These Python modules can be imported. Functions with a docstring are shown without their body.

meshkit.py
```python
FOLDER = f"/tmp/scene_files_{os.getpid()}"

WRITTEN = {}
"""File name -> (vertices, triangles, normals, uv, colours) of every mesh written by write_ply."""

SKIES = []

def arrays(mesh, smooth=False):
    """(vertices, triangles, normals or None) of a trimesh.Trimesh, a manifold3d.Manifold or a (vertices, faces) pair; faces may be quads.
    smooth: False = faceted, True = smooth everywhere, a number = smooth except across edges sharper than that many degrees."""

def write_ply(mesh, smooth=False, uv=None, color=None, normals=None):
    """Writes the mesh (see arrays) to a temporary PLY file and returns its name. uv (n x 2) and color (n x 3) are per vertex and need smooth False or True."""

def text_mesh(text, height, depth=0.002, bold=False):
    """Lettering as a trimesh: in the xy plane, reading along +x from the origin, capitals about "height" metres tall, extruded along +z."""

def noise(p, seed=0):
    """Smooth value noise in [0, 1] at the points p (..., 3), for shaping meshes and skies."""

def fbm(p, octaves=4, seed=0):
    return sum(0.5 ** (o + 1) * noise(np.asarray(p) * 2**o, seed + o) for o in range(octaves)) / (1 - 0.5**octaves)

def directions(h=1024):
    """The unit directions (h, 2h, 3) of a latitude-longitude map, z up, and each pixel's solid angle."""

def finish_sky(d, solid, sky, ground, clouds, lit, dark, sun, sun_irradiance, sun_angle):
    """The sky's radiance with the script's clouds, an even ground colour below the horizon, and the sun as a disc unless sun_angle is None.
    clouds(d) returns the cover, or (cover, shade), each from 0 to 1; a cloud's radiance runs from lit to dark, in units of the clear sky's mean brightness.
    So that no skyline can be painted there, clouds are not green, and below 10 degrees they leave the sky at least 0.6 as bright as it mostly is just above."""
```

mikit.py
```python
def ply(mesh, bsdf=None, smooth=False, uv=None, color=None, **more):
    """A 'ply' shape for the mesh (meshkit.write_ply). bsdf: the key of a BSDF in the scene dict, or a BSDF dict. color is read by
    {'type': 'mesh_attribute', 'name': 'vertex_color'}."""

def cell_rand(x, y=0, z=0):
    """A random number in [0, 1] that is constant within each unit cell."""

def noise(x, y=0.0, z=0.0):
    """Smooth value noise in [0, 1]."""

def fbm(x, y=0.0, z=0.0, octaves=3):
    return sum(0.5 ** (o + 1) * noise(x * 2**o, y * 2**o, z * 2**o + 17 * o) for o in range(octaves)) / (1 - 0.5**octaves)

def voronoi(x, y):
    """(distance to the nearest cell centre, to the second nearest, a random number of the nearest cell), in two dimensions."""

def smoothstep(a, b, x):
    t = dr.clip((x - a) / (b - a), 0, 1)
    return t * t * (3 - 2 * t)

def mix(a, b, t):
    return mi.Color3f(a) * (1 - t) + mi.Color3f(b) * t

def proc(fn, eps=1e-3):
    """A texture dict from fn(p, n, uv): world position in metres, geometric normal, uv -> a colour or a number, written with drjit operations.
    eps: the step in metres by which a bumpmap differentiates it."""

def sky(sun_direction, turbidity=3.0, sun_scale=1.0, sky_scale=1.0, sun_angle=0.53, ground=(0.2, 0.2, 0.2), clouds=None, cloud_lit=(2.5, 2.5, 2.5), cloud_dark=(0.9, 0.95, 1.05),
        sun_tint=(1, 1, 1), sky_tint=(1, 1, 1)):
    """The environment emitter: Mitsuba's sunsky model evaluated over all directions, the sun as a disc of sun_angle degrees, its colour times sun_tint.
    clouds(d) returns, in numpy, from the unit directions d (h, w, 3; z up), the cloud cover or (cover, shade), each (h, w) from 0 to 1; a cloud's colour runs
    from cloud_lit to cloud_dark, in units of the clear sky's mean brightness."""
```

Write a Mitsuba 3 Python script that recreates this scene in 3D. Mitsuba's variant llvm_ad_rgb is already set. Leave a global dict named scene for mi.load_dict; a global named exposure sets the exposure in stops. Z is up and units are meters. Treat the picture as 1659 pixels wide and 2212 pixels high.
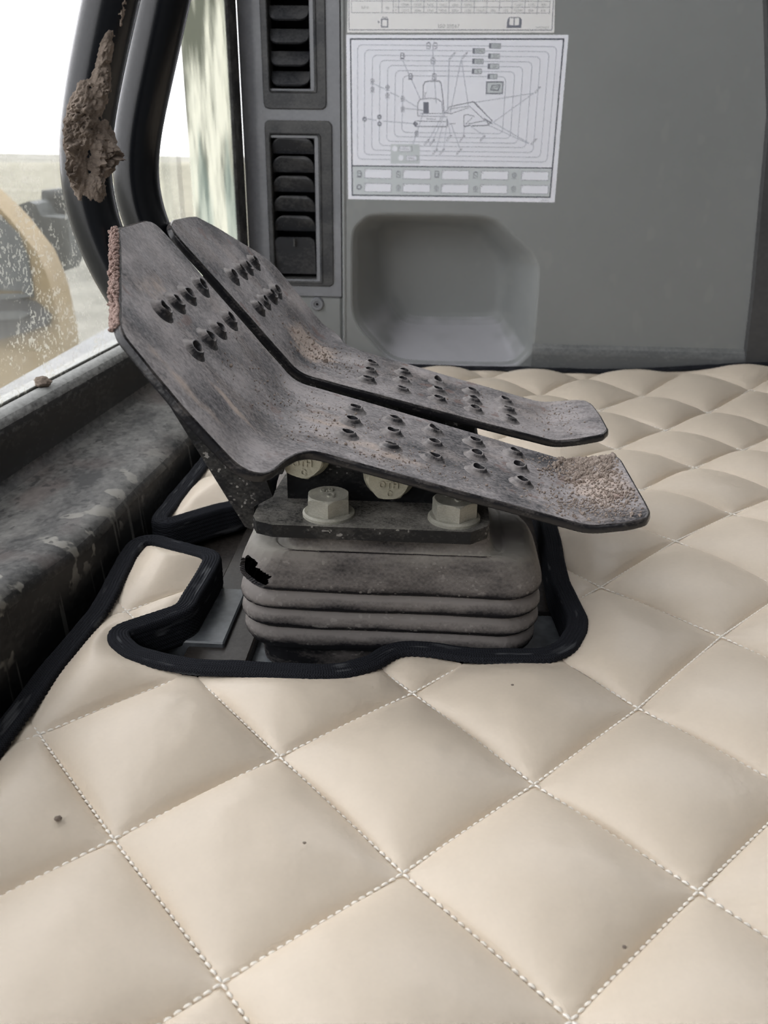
import math, random
import numpy as np, trimesh, shapely
from shapely.geometry import Polygon, Point, LineString, box as sbox
from scipy.spatial import Delaunay
from scipy.ndimage import gaussian_filter1d
import drjit as dr
import mitsuba as mi
import mikit, meshkit
from mikit import ply, proc, noise, fbm, smoothstep, mix, cell_rand

T = mi.ScalarTransform4f
rng = np.random.default_rng(7)
random.seed(7)
scene, labels = {}, {}

# ------------------------------------------------------------------ camera, sky, exposure
CAM_H = 0.22367
FWD, UPV = np.array([-0.0478, 0.9113, -0.4089]), np.array([-0.0364, 0.4075, 0.9125])
cam_o = np.array([0.0, 0.0, CAM_H])
scene['camera'] = {
    'type': 'thinlens', 'fov': 49.733, 'fov_axis': 'x', 'aperture_radius': 0.00075, 'focus_distance': 0.40,
    'near_clip': 0.01, 'far_clip': 1000.0,
    'to_world': T().look_at(origin=cam_o.tolist(), target=(cam_o + FWD).tolist(), up=UPV.tolist())}
exposure = 3.45
SKY_LIT = 2.0
scene['sky'] = mikit.sky([-0.5, -0.2, 0.8], sun_scale=0.0, ground=(0.92, 0.91, 0.88), clouds=lambda d: np.ones(d.shape[:2]),
                         cloud_lit=(SKY_LIT, SKY_LIT, SKY_LIT * 1.03), cloud_dark=(1.0, 1.0, 1.03))

# ------------------------------------------------------------------ helpers
def add(key, mesh, bsdf, smooth=30, uv=None):
    if key in scene:
        k = 1
        while f'{key}_{k:03d}' in scene: k += 1
        key = f'{key}_{k:03d}'
    scene[key] = ply(mesh, bsdf, smooth=smooth, uv=uv)
    return key

def tag(key, label=None, cat=None, group=None, kind=None):
    d = labels.setdefault(key, {})
    for k, v in (('label', label), ('category', cat), ('group', group), ('kind', kind)):
        if v: d[k] = v

def TM(v, f): return trimesh.Trimesh(np.asarray(v, float), np.asarray(f, int), process=False)
def cat(ms): return trimesh.util.concatenate(ms)

def box(x0, x1, y0, y1, z0, z1, b=0.0):
    """A box, its edges chamfered by b."""
    if b <= 0:
        m = trimesh.creation.box((x1 - x0, y1 - y0, z1 - z0))
        m.apply_translation(((x0 + x1) / 2, (y0 + y1) / 2, (z0 + z1) / 2))
        return m
    pts = []
    for sx in (0, 1):
        for sy in (0, 1):
            for sz in (0, 1):
                p = np.array([(x0, x1)[sx], (y0, y1)[sy], (z0, z1)[sz]])
                s = np.array([1 - 2 * sx, 1 - 2 * sy, 1 - 2 * sz]) * b
                for k in range(3):
                    q = p + s; q[k] = p[k]; pts.append(q)
    return trimesh.convex.convex_hull(np.array(pts))

def resample(pts, step, closed=True):
    p = np.asarray(pts, float)
    if closed: p = np.vstack([p, p[:1]])
    d = np.r_[0, np.cumsum(np.linalg.norm(np.diff(p, axis=0), axis=1))]
    n = max(3, int(round(d[-1] / step)))
    t = np.linspace(0, d[-1], n + (0 if closed else 1), endpoint=not closed)
    return np.stack([np.interp(t, d, p[:, k]) for k in range(p.shape[1])], 1)

def smooth_loop(pts, step, sigma):
    p = resample(pts, step)
    return gaussian_filter1d(p, sigma / step, axis=0, mode='wrap') if sigma > 0 else p

def ccw(p):
    p = np.asarray(p); a = 0.5 * np.sum(p[:, 0] * np.roll(p[:, 1], -1) - p[:, 1] * np.roll(p[:, 0], -1))
    return p if a > 0 else p[::-1]

def normals2(p):
    """Outward normals of a counter-clockwise loop."""
    t = np.roll(p, -1, 0) - np.roll(p, 1, 0)
    t /= np.linalg.norm(t, axis=1, keepdims=True) + 1e-12
    return np.c_[t[:, 1], -t[:, 0]]

def loft(rings, closed=True, cap0=False, cap1=False):
    """Rings (k, n, 3) joined by quads; outward when the rings run counter-clockwise seen from the last one."""
    R = np.asarray(rings, float); k, n = R.shape[:2]
    v = R.reshape(-1, 3); f = []
    m = n if closed else n - 1
    for a in range(k - 1):
        i = np.arange(m); j = (i + 1) % n
        f.append(np.stack([a * n + i, a * n + j, (a + 1) * n + j], 1)); f.append(np.stack([a * n + i, (a + 1) * n + j, (a + 1) * n + i], 1))
    f = np.vstack(f)
    for flag, base, rev in ((cap0, 0, True), (cap1, (k - 1) * n, False)):
        if flag:
            c = len(v); v = np.vstack([v, v[base:base + n].mean(0)])
            i = np.arange(n); j = (i + 1) % n
            t = np.stack([base + i, base + j, np.full(n, c)], 1)
            f = np.vstack([f, t[:, ::-1] if rev else t])
    return TM(v, f)

def tube(path, r, sides=16, caps=True):
    p = np.asarray(path, float); r = np.broadcast_to(r, (len(p),))
    t = np.gradient(p, axis=0); t /= np.linalg.norm(t, axis=1, keepdims=True)
    a = np.cross(t[0], [0.13, 0.97, 0.2]); a /= np.linalg.norm(a); rings = []
    for k in range(len(p)):
        a = a - t[k] * (a @ t[k]); a /= np.linalg.norm(a); b = np.cross(t[k], a)
        ang = np.arange(sides) * 2 * np.pi / sides
        rings.append(p[k] + r[k] * (np.cos(ang)[:, None] * a + np.sin(ang)[:, None] * b))
    return loft(rings, True, caps, caps)

def lathe(profile, n=24, closed_top=False):
    """Profile of (r, z) turned round the z axis."""
    ang = np.arange(n) * 2 * np.pi / n
    return loft([[(r * math.cos(a), r * math.sin(a), z) for a in ang] for r, z in profile])

def place(m, M):
    m = m.copy(); m.apply_transform(M); return m
def move(m, x, y, z): return place(m, trimesh.transformations.translation_matrix((x, y, z)))
def frame(o, ax, ay, az):
    M = np.eye(4); M[:3, 0], M[:3, 1], M[:3, 2], M[:3, 3] = ax, ay, az, o; return M

def extrude(poly, h):
    return trimesh.creation.extrude_polygon(poly, h, engine='earcut')

WALLM = np.array([[1, 0, 0, 0], [0, 0, -1, 0], [0, 1, 0, 0], [0, 0, 0, 1.0]])   # drawing (x, y, out) -> wall (x, -out, z)
def on_wall(m, x=0, y=0, z=0): return move(place(m, WALLM), x, y, z)

def blob(center, r, seed, sub=2, rough=0.35, squash=(1, 1, 1)):
    m = trimesh.creation.icosphere(subdivisions=sub, radius=1.0)
    n = meshkit.fbm(m.vertices * 1.7 + seed * 3.1, 3, seed=seed) - 0.5
    v = m.vertices * (1 + rough * 2 * n[:, None]) * np.asarray(squash) * r + center
    return TM(v, m.faces)

# ------------------------------------------------------------------ materials
def two(b): return {'type': 'twosided', 'b': b}
def pr(color, rough=0.5, spec=0.5, **kw):
    c = color if isinstance(color, dict) else {'type': 'rgb', 'value': list(color)}
    return {'type': 'principled', 'base_color': c, 'roughness': rough, 'specular': spec, **kw}
def bump(b, fn, scale=1.0, eps=3e-4): return {'type': 'bumpmap', 't': proc(fn, eps), 'scale': scale, 'b': b}
def C3(a): return mi.Color3f(*a)

# cream leather cloth with a faint grain
def leather_col(p, n, uv):
    g = fbm(p.x * 900, p.y * 900, p.z * 900, 2)
    l = fbm(p.x * 14, p.y * 14, 3.0, 3)
    return mix((0.60, 0.52, 0.415), (0.67, 0.585, 0.475), 0.35 * g + 0.65 * l)
def leather_bump(p, n, uv): return 0.00009 * fbm(p.x * 700, p.y * 700, p.z * 700, 2)
scene['leather_cream'] = two(bump(pr(proc(leather_col), 0.42, 0.45), leather_bump))
scene['thread'] = two(pr((0.84, 0.81, 0.74), 0.45, 0.5))

# black woven tape: ribs along, weave across (uv in metres: along, across)
def tape_col(p, n, uv):
    w = 0.5 + 0.5 * dr.sin(uv.x * 5200) * dr.sin(uv.y * 4200)
    lint = smoothstep(0.66, 0.86, fbm(uv.x * 60, uv.y * 300, 1.0, 3))
    return mix(mix((0.006, 0.0065, 0.009), (0.022, 0.024, 0.029), w), (0.10, 0.105, 0.11), 0.5 * lint)
def tape_bump(p, n, uv): return 0.00014 * dr.sin(uv.x * 5200) * (0.6 + 0.4 * dr.sin(uv.y * 4200))
scene['tape_black'] = two(bump(pr(proc(tape_col), 0.9, 0.12), tape_bump, eps=1.5e-4))

# worn black pedal paint under dust; uv = (along, across) on the flat sheet, in metres
def pedal_col(p, n, uv):
    s, y = uv.x, uv.y
    big = fbm(s * 45, y * 45, 1.0, 4)
    streak = fbm(s * 70, y * 420, 5.0, 3)
    fine = fbm(s * 900, y * 1100, 9.0, 3)
    up = dr.clip(n.z, 0, 1)
    dust = dr.clip(0.50 + 1.5 * (big - 0.5) + 0.26 * (streak - 0.5) + 0.8 * (fine - 0.5), 0, 1)
    dust = dust * (0.08 + 0.92 * smoothstep(0.15, 0.62, up))
    col = mix((0.012, 0.012, 0.016), (0.335, 0.308, 0.305), dust)
    tan = smoothstep(0.52, 0.72, fbm(s * 38 + 7, y * 60, 21.0, 4) + 0.18 * (fine - 0.5))
    def spot(s0, y0, a, b): return dr.exp(-(dr.square((s - s0) / a) + dr.square((y - y0) / b)))
    sp = spot(-0.002, 0.48, 0.022, 0.03) + 0.8 * spot(0.155, 0.37, 0.02, 0.035) + 0.7 * spot(-0.038, 0.302, 0.03, 0.006) \
        + 0.8 * spot(-0.02, 0.325, 0.017, 0.004) + 0.55 * spot(0.025, 0.37, 0.03, 0.05) + 0.5 * spot(0.06, 0.345, 0.02, 0.012) \
        + 0.6 * spot(-0.075, 0.352, 0.012, 0.03) + 0.4 * spot(0.16, 0.475, 0.012, 0.02) + 0.4 * spot(0.09, 0.47, 0.04, 0.03)
    tan = dr.clip(0.16 * tan + smoothstep(0.35, 0.75, sp * (0.45 + 0.9 * fbm(s * 130, y * 220, 2.0, 4))), 0, 1)
    tan = tan * smoothstep(0.1, 0.5, up)
    col = mix(col, mix((0.36, 0.285, 0.235), (0.52, 0.42, 0.35), fine), 0.80 * tan)
    rust = smoothstep(0.70, 0.80, fbm(s * 90, y * 90, 33.0, 4))
    return mix(col, (0.13, 0.055, 0.035), 0.5 * rust)
def pedal_rough(p, n, uv):
    return 0.34 + 0.4 * fbm(uv.x * 60, uv.y * 200, 4.0, 3)
def pedal_bump(p, n, uv):
    return 0.00025 * fbm(uv.x * 900, uv.y * 900, 3.0, 3) + 0.0003 * fbm(uv.x * 90, uv.y * 160, 8.0, 3)
scene['pedal_paint'] = two(bump(pr(proc(pedal_col), proc(pedal_rough), 0.5), pedal_bump))

def dusty(dark, dust, amount=0.5, scale=60, up=0.5, seed=0.0):
    def fn(p, n, uv):
        f = fbm(p.x * scale, p.y * scale, p.z * scale + seed, 4)
        g = fbm(p.x * scale * 14, p.y * scale * 14, p.z * scale * 14, 3)
        d = dr.clip(amount + 1.3 * (f - 0.5) + 0.7 * (g - 0.5) + up * (n.z - 0.5), 0, 1)
        return mix(dark, dust, d)
    return proc(fn)
def grit(amp=0.0003, scale=500):
    return lambda p, n, uv: amp * fbm(p.x * scale, p.y * scale, p.z * scale, 3)
def stud_col(p, n, uv):
    f = fbm(p.x * 500, p.y * 500, p.z * 500, 3)
    d = dr.clip(smoothstep(0.35, 0.95, n.z) * 0.75 + 0.9 * (f - 0.5), 0, 1)
    return mix((0.012, 0.012, 0.015), (0.30, 0.275, 0.265), d)
scene['rim_paint'] = two(bump(pr(dusty((0.008, 0.008, 0.010), (0.16, 0.145, 0.135), 0.10, 90, 0.5), 0.32, 0.5), grit(0.0002, 600)))
scene['stud_paint'] = two(pr(proc(stud_col), 0.45, 0.5))

def steel_col(p, n, uv):
    f = fbm(p.x * 70, p.y * 70, p.z * 70, 4)
    g = fbm(p.x * 900, p.y * 900, p.z * 900, 3)
    up = smoothstep(0.3, 0.95, n.z)
    d = dr.clip(0.02 + 0.55 * up + 1.2 * (f - 0.5) * (0.35 + up) + 0.7 * (g - 0.5) * (0.3 + up), 0, 1)
    c = mix((0.005, 0.0055, 0.0065), (0.25, 0.24, 0.215), d)
    chips = smoothstep(0.66, 0.74, fbm(p.x * 620, p.y * 620, p.z * 620, 2)) * smoothstep(0.48, 0.62, f)
    return mix(c, (0.26, 0.25, 0.235), 0.75 * chips)
scene['black_steel'] = two(bump(pr(proc(steel_col), 0.5, 0.30), grit()))
scene['bolt_zinc'] = two(bump(pr(dusty((0.22, 0.215, 0.18), (0.40, 0.39, 0.33), 0.55, 120, 0.3), 0.5, 0.5, metallic=0.15), grit(0.00012, 900)))
scene['bolt_cream'] = two(bump(pr(dusty((0.32, 0.30, 0.22), (0.50, 0.475, 0.37), 0.6, 120, 0.2), 0.5), grit(0.00015, 900)))
scene['lever_black'] = two(pr((0.006, 0.007, 0.009), 0.20, 0.5))
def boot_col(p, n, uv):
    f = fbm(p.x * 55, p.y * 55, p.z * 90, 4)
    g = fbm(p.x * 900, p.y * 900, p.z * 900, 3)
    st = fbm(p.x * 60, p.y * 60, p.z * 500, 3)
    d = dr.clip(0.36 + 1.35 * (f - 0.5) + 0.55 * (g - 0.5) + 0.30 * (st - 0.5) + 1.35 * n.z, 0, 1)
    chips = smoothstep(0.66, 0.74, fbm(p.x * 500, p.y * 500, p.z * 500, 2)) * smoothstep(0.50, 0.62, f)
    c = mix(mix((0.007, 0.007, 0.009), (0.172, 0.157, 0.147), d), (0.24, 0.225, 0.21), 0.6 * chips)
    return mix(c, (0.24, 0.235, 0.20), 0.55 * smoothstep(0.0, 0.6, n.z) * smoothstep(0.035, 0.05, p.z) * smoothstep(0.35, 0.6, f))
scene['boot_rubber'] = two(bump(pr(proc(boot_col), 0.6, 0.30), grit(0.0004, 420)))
scene['mud'] = two(bump(pr(dusty((0.11, 0.088, 0.072), (0.29, 0.24, 0.20), 0.5, 150, 0.1), 0.95, 0.1), grit(0.0006, 900)))
scene['mud_pink'] = two(bump(pr(dusty((0.20, 0.135, 0.115), (0.40, 0.30, 0.265), 0.6, 200, 0.1), 0.95, 0.1), grit(0.0006, 900)))
scene['soil'] = two(pr(dusty((0.19, 0.15, 0.125), (0.40, 0.34, 0.295), 0.55, 300, 0.1), 0.95, 0.1))
scene['floor_steel'] = two(pr(dusty((0.035, 0.040, 0.045), (0.15, 0.165, 0.175), 0.5, 18, 0.3), 0.35, 0.5))
scene['floor_dark'] = two(pr(dusty((0.012, 0.010, 0.009), (0.035, 0.03, 0.026), 0.5, 50, 0.2), 0.4))
# painted steel ledge: dust lies on what faces up, with damp-looking blotches and drips
def ledge_col(p, n, uv):
    f = fbm(p.x * 50, p.y * 30, p.z * 50, 4)
    g = fbm(p.x * 420, p.y * 300, p.z * 420, 3)
    w = fbm(p.x * 120, p.y * 40, 4.0, 3)
    up = smoothstep(0.2, 0.95, n.z)
    d = dr.clip(0.0 + 0.46 * up + 1.5 * (f - 0.5) * (0.15 + up) + 0.7 * (g - 0.5) * (0.3 + up) + 0.5 * (w - 0.5) * up, 0, 1)
    c = mix((0.007, 0.008, 0.0085), (0.165, 0.162, 0.152), d)
    c = mix(c, (0.085, 0.055, 0.048), 0.45 * up * smoothstep(0.5, 0.7, fbm(p.x * 26 + 3, p.y * 20, 12.0, 3)))
    spl = smoothstep(0.60, 0.66, fbm(p.x * 75, p.y * 75, p.z * 75, 4)) * smoothstep(0.030, 0.004, dr.abs(p.x + 0.186)) * smoothstep(0.62, 0.40, p.y) * smoothstep(0.008, 0.02, p.z)
    c = mix(c, (0.27, 0.26, 0.23), 0.8 * spl)
    drip = smoothstep(0.72, 0.80, fbm(p.y * 190, p.z * 14, 2.0, 3)) * smoothstep(-0.1830, -0.1800, p.x)
    c = mix(c, (0.12, 0.12, 0.11), 0.7 * drip)
    pit = smoothstep(0.66, 0.76, fbm(p.x * 240, p.y * 150, 7.0, 3))
    c = mix(c, (0.012, 0.012, 0.012), 0.7 * pit)
    lip = smoothstep(0.052, 0.066, p.z)
    return mix(c, (0.36, 0.37, 0.36), lip * dr.clip(0.9 * up + 0.9 * (g - 0.5), 0, 1))
scene['ledge_paint'] = two(bump(pr(proc(ledge_col), 0.55, 0.45), grit(0.0003, 300)))
def wall_col(p, n, uv):
    f = fbm(p.x * 9, p.z * 9, 2.0, 3)
    s = smoothstep(0.70, 0.80, fbm(p.x * 60, p.z * 35, 6.0, 3))
    c = mix((0.212, 0.224, 0.222), (0.240, 0.252, 0.249), f)
    return mix(c, (0.30, 0.305, 0.285), 0.16 * s)
scene['wall_plastic'] = two(bump(pr(proc(wall_col), 0.48, 0.4), grit(0.00005, 900)))
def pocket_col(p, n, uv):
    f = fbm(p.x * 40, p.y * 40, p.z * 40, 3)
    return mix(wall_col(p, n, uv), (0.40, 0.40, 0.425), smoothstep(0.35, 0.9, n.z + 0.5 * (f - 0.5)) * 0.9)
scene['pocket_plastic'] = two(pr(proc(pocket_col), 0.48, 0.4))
scene['wall_dark'] = two(pr(dusty((0.045, 0.047, 0.049), (0.075, 0.077, 0.078), 0.5, 20, 0.1), 0.5))
scene['wall_base'] = two(pr(dusty((0.105, 0.112, 0.114), (0.24, 0.245, 0.24), 0.30, 28, 0.6), 0.5))
scene['column_plastic'] = two(pr(dusty((0.175, 0.182, 0.196), (0.235, 0.242, 0.256), 0.5, 30, 0.2), 0.42))
scene['vent_plastic'] = two(pr(dusty((0.020, 0.022, 0.026), (0.10, 0.10, 0.098), 0.30, 40, 0.3), 0.40))
scene['vent_frame'] = two(pr(dusty((0.026, 0.028, 0.031), (0.105, 0.105, 0.10), 0.36, 45, 0.3), 0.45))
scene['vent_hole'] = two(pr((0.006, 0.006, 0.007), 0.8, 0.1))
scene['paper_white'] = two(pr((0.82, 0.84, 0.90), 0.35, 0.4))
scene['paper_warm'] = two(pr((0.80, 0.80, 0.79), 0.35, 0.4))
scene['print_dark'] = two(pr((0.045, 0.055, 0.075), 0.4))
scene['print_mid'] = two(pr((0.17, 0.18, 0.22), 0.4))
scene['print_light'] = two(pr((0.40, 0.43, 0.49), 0.4))
scene['print_panel'] = two(pr((0.56, 0.60, 0.615), 0.4))
scene['ceiling_grey'] = two(pr((0.13, 0.13, 0.13), 0.8))
scene['rubber_seal'] = two(pr(dusty((0.02, 0.021, 0.022), (0.16, 0.165, 0.16), 0.45, 60, 0.6), 0.6))
# dirty glass: thin pane, its film of dust and dried droplets thicker towards the sill
def pane_dirt(p, n, uv):
    low = smoothstep(0.30, 0.08, p.z)
    film = 0.05 + 0.11 * fbm(p.y * 50, p.z * 9, 1.0, 4) + 0.14 * smoothstep(0.14, 0.075, p.z)
    dots = smoothstep(0.58, 0.70, fbm(p.y * 600, p.z * 600, 3.0, 2)) * smoothstep(0.36, 0.55, fbm(p.y * 60, p.z * 60, 8.0, 3))
    return dr.clip(film + 0.55 * dots * low, 0, 0.95)
scene['dirty_glass'] = {'type': 'blendbsdf', 'weight': proc(pane_dirt), 'a': {'type': 'thindielectric', 'int_ior': 1.5},
                        'b': {'type': 'principledthin', 'base_color': {'type': 'rgb', 'value': [0.62, 0.61, 0.54]}, 'roughness': 0.7, 'diff_trans': 1.1, 'spec_trans': 0.0}}
def post_col(p, n, uv):
    a = fbm(p.x * 190, p.y * 190, p.z * 16, 4)
    b = fbm(p.x * 60, p.y * 60, p.z * 5 + 3, 3)
    c = mix((0.17, 0.18, 0.14), (0.90, 0.90, 0.74), smoothstep(0.33, 0.62, 0.6 * a + 0.4 * b))
    return mix(c, (0.30, 0.40, 0.36), 0.5 * smoothstep(0.5, 0.7, fbm(p.x * 90 + 5, p.y * 90, p.z * 7, 3)))
scene['dusty_film'] = {'type': 'principledthin', 'base_color': proc(post_col), 'roughness': 0.7, 'diff_trans': 1.2, 'spec_trans': 0.0}
scene['ground_dust'] = two(pr(dusty((0.10, 0.10, 0.085), (0.22, 0.215, 0.185), 0.5, 2.6, 0.2), 0.95, 0.1))
scene['bank_earth'] = two(pr(dusty((0.17, 0.165, 0.13), (0.25, 0.24, 0.19), 0.5, 0.7, 0.2), 0.95, 0.1))
scene['machine_yellow'] = two(pr(dusty((0.15, 0.105, 0.04), (0.22, 0.16, 0.07), 0.5, 6, 0.2), 0.5))
scene['machine_dark'] = two(pr(dusty((0.012, 0.013, 0.014), (0.04, 0.042, 0.042), 0.4, 8, 0.5), 0.6))
scene['machine_grey'] = two(pr(dusty((0.040, 0.045, 0.045), (0.075, 0.082, 0.082), 0.5, 5, 0.3), 0.6))
# ------------------------------------------------------------------ room shell
YW = 0.88
SILL = 0.43      # the side window's sill, above the picture
def kind(key): tag(key, kind='structure')
add('floor', box(-0.45, 1.3, -0.6, 1.2, -0.06, -0.020), 'floor_steel', False); kind('floor')
add('floor__steel_strip', box(-0.118, -0.085, 0.335, 0.50, -0.0205, -0.0135, 0.001), 'floor_dark', False)
add('floor__cover_plate', box(-0.165, -0.0990, 0.352, 0.408, -0.0205, -0.0105, 0.0008), 'floor_steel', False)
add('floor__recess_plate', box(-0.30, 0.10, 0.408, 0.60, -0.0205, -0.0170, 0.0005), 'floor_dark', False)
add('ceiling', box(-0.36, 1.3, -0.62, 1.2, 1.30, 1.36), 'ceiling_grey', False); kind('ceiling')
add('wall_front', box(0.06, 1.3, -0.62, -0.56, -0.06, 1.33), 'ceiling_grey', False); kind('wall_front')
add('wall_front__sill_panel', box(-0.42, 0.06, -0.62, -0.56, -0.06, 0.55), 'wall_dark', False)
add('wall_right', box(1.20, 1.26, -0.6, 1.2, -0.06, 1.33), 'ceiling_grey', False); kind('wall_right')

# far side panel with its moulded pocket
P_OPEN = [(-0.0808, 0.0507), (-0.0383, 0.0045), (0.0907, 0.0050), (0.1072, 0.0240), (0.1060, 0.1068), (0.0981, 0.1203), (0.0585, 0.1545), (-0.0640, 0.1545), (-0.0807, 0.1400)]
P_BACK = [(-0.0500, 0.0700), (-0.0300, 0.0390), (0.0720, 0.0410), (0.0800, 0.0500), (0.0780, 0.1040), (0.0700, 0.1150), (0.0450, 0.1420), (-0.0480, 0.1440), (-0.0560, 0.1330)]
def pocket_rings():
    po, pb = np.array(P_OPEN), np.array(P_BACK)
    n = 180; a, b = [], []
    for k in range(len(po)):
        m = n // len(po); t = np.linspace(0, 1, m, endpoint=False)[:, None]
        a.append(po[k] * (1 - t) + po[(k + 1) % len(po)] * t); b.append(pb[k] * (1 - t) + pb[(k + 1) % len(po)] * t)
    a, b = np.vstack(a), np.vstack(b)
    a = gaussian_filter1d(a, 3.0, axis=0, mode='wrap'); b = gaussian_filter1d(b, 3.2, axis=0, mode='wrap')
    n2 = normals2(a); D = 0.072; rings = []
    for off, d in ((0.0042, 0.0), (0.0026, 0.0004), (0.0012, 0.0016), (0.0003, 0.0036)):
        q = a + n2 * off; rings.append(np.c_[q[:, 0], np.full(len(q), YW + d), q[:, 1]])
    for t in np.linspace(0.08, 0.86, 12):
        q = a * (1 - t) + b * t; rings.append(np.c_[q[:, 0], np.full(len(q), YW + D * t), q[:, 1]])
    c = b.mean(0)
    for sh, d in ((0.05, 0.93), (0.11, 0.975), (0.20, 1.0), (0.5, 1.003), (0.98, 1.003)):
        q = (a * 0.1 + b * 0.9) * (1 - sh) + c * sh; rings.append(np.c_[q[:, 0], np.full(len(q), YW + D * d), q[:, 1]])
    return np.array(rings)
PR = pocket_rings()
hole = Polygon(PR[0][:, [0, 2]])
panel = Polygon([(-0.0905, -0.02), (0.36, -0.02), (0.36, SILL), (-0.0905, SILL)]).difference(hole)
pm = on_wall(extrude(panel, 0.012), 0, YW + 0.012, 0)
# rounded left edge of the panel beside the vent column
edge = [(-0.0905, 0.012), (-0.0940, 0.010), (-0.0940, 0.006), (-0.0934, 0.0020), (-0.0922, -0.0008), (-0.0908, -0.0012), (-0.0885, 0.0)]
em = loft([[(x, YW + d, z) for x, d in edge] for z in (-0.02, SILL)], closed=False)
add('wall_back', cat([pm, em]), 'wall_plastic', 40); kind('wall_back')
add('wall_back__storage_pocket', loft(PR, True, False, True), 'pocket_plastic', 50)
tag('wall_back__storage_pocket', 'moulded storage pocket with one cut corner')
add('wall_back__lower_panel', box(-0.192, -0.0942, YW + 0.002, YW + 0.012, -0.02, 0.0735, 0.002), 'wall_plastic', 30)
sc_ = lathe([(0.0001, 0.0022), (0.0026, 0.0022), (0.0030, 0.0016), (0.0036, 0.0030), (0.0058, 0.0030), (0.0070, 0.0016), (0.0074, -0.0005)], 28)
add('wall_back__screw', on_wall(sc_, -0.1199, YW + 0.002, 0.0657), 'column_plastic', 35)
add('wall_back__screw__socket', on_wall(trimesh.creation.cylinder(0.0016, 0.0004, sections=6), -0.1199, YW - 0.0004, 0.0657), 'vent_hole', False)
# backing behind everything on that side
add('wall_back__backing', box(-0.186, 1.3, YW + 0.09, YW + 0.11, -0.06, SILL), 'wall_dark', False)
# foot of the panel: a sloping step where dust lies
bs = [(0.0, -0.0075), (0.020, -0.0070), (0.0265, -0.0050), (0.0300, -0.0005), (0.0300, 0.006)]
add('baseboard_back', loft([[(x, YW + d, z) for z, d in bs] for x in (0.108, 0.332)][::-1], closed=False), 'wall_base', 50); kind('baseboard_back')
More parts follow.
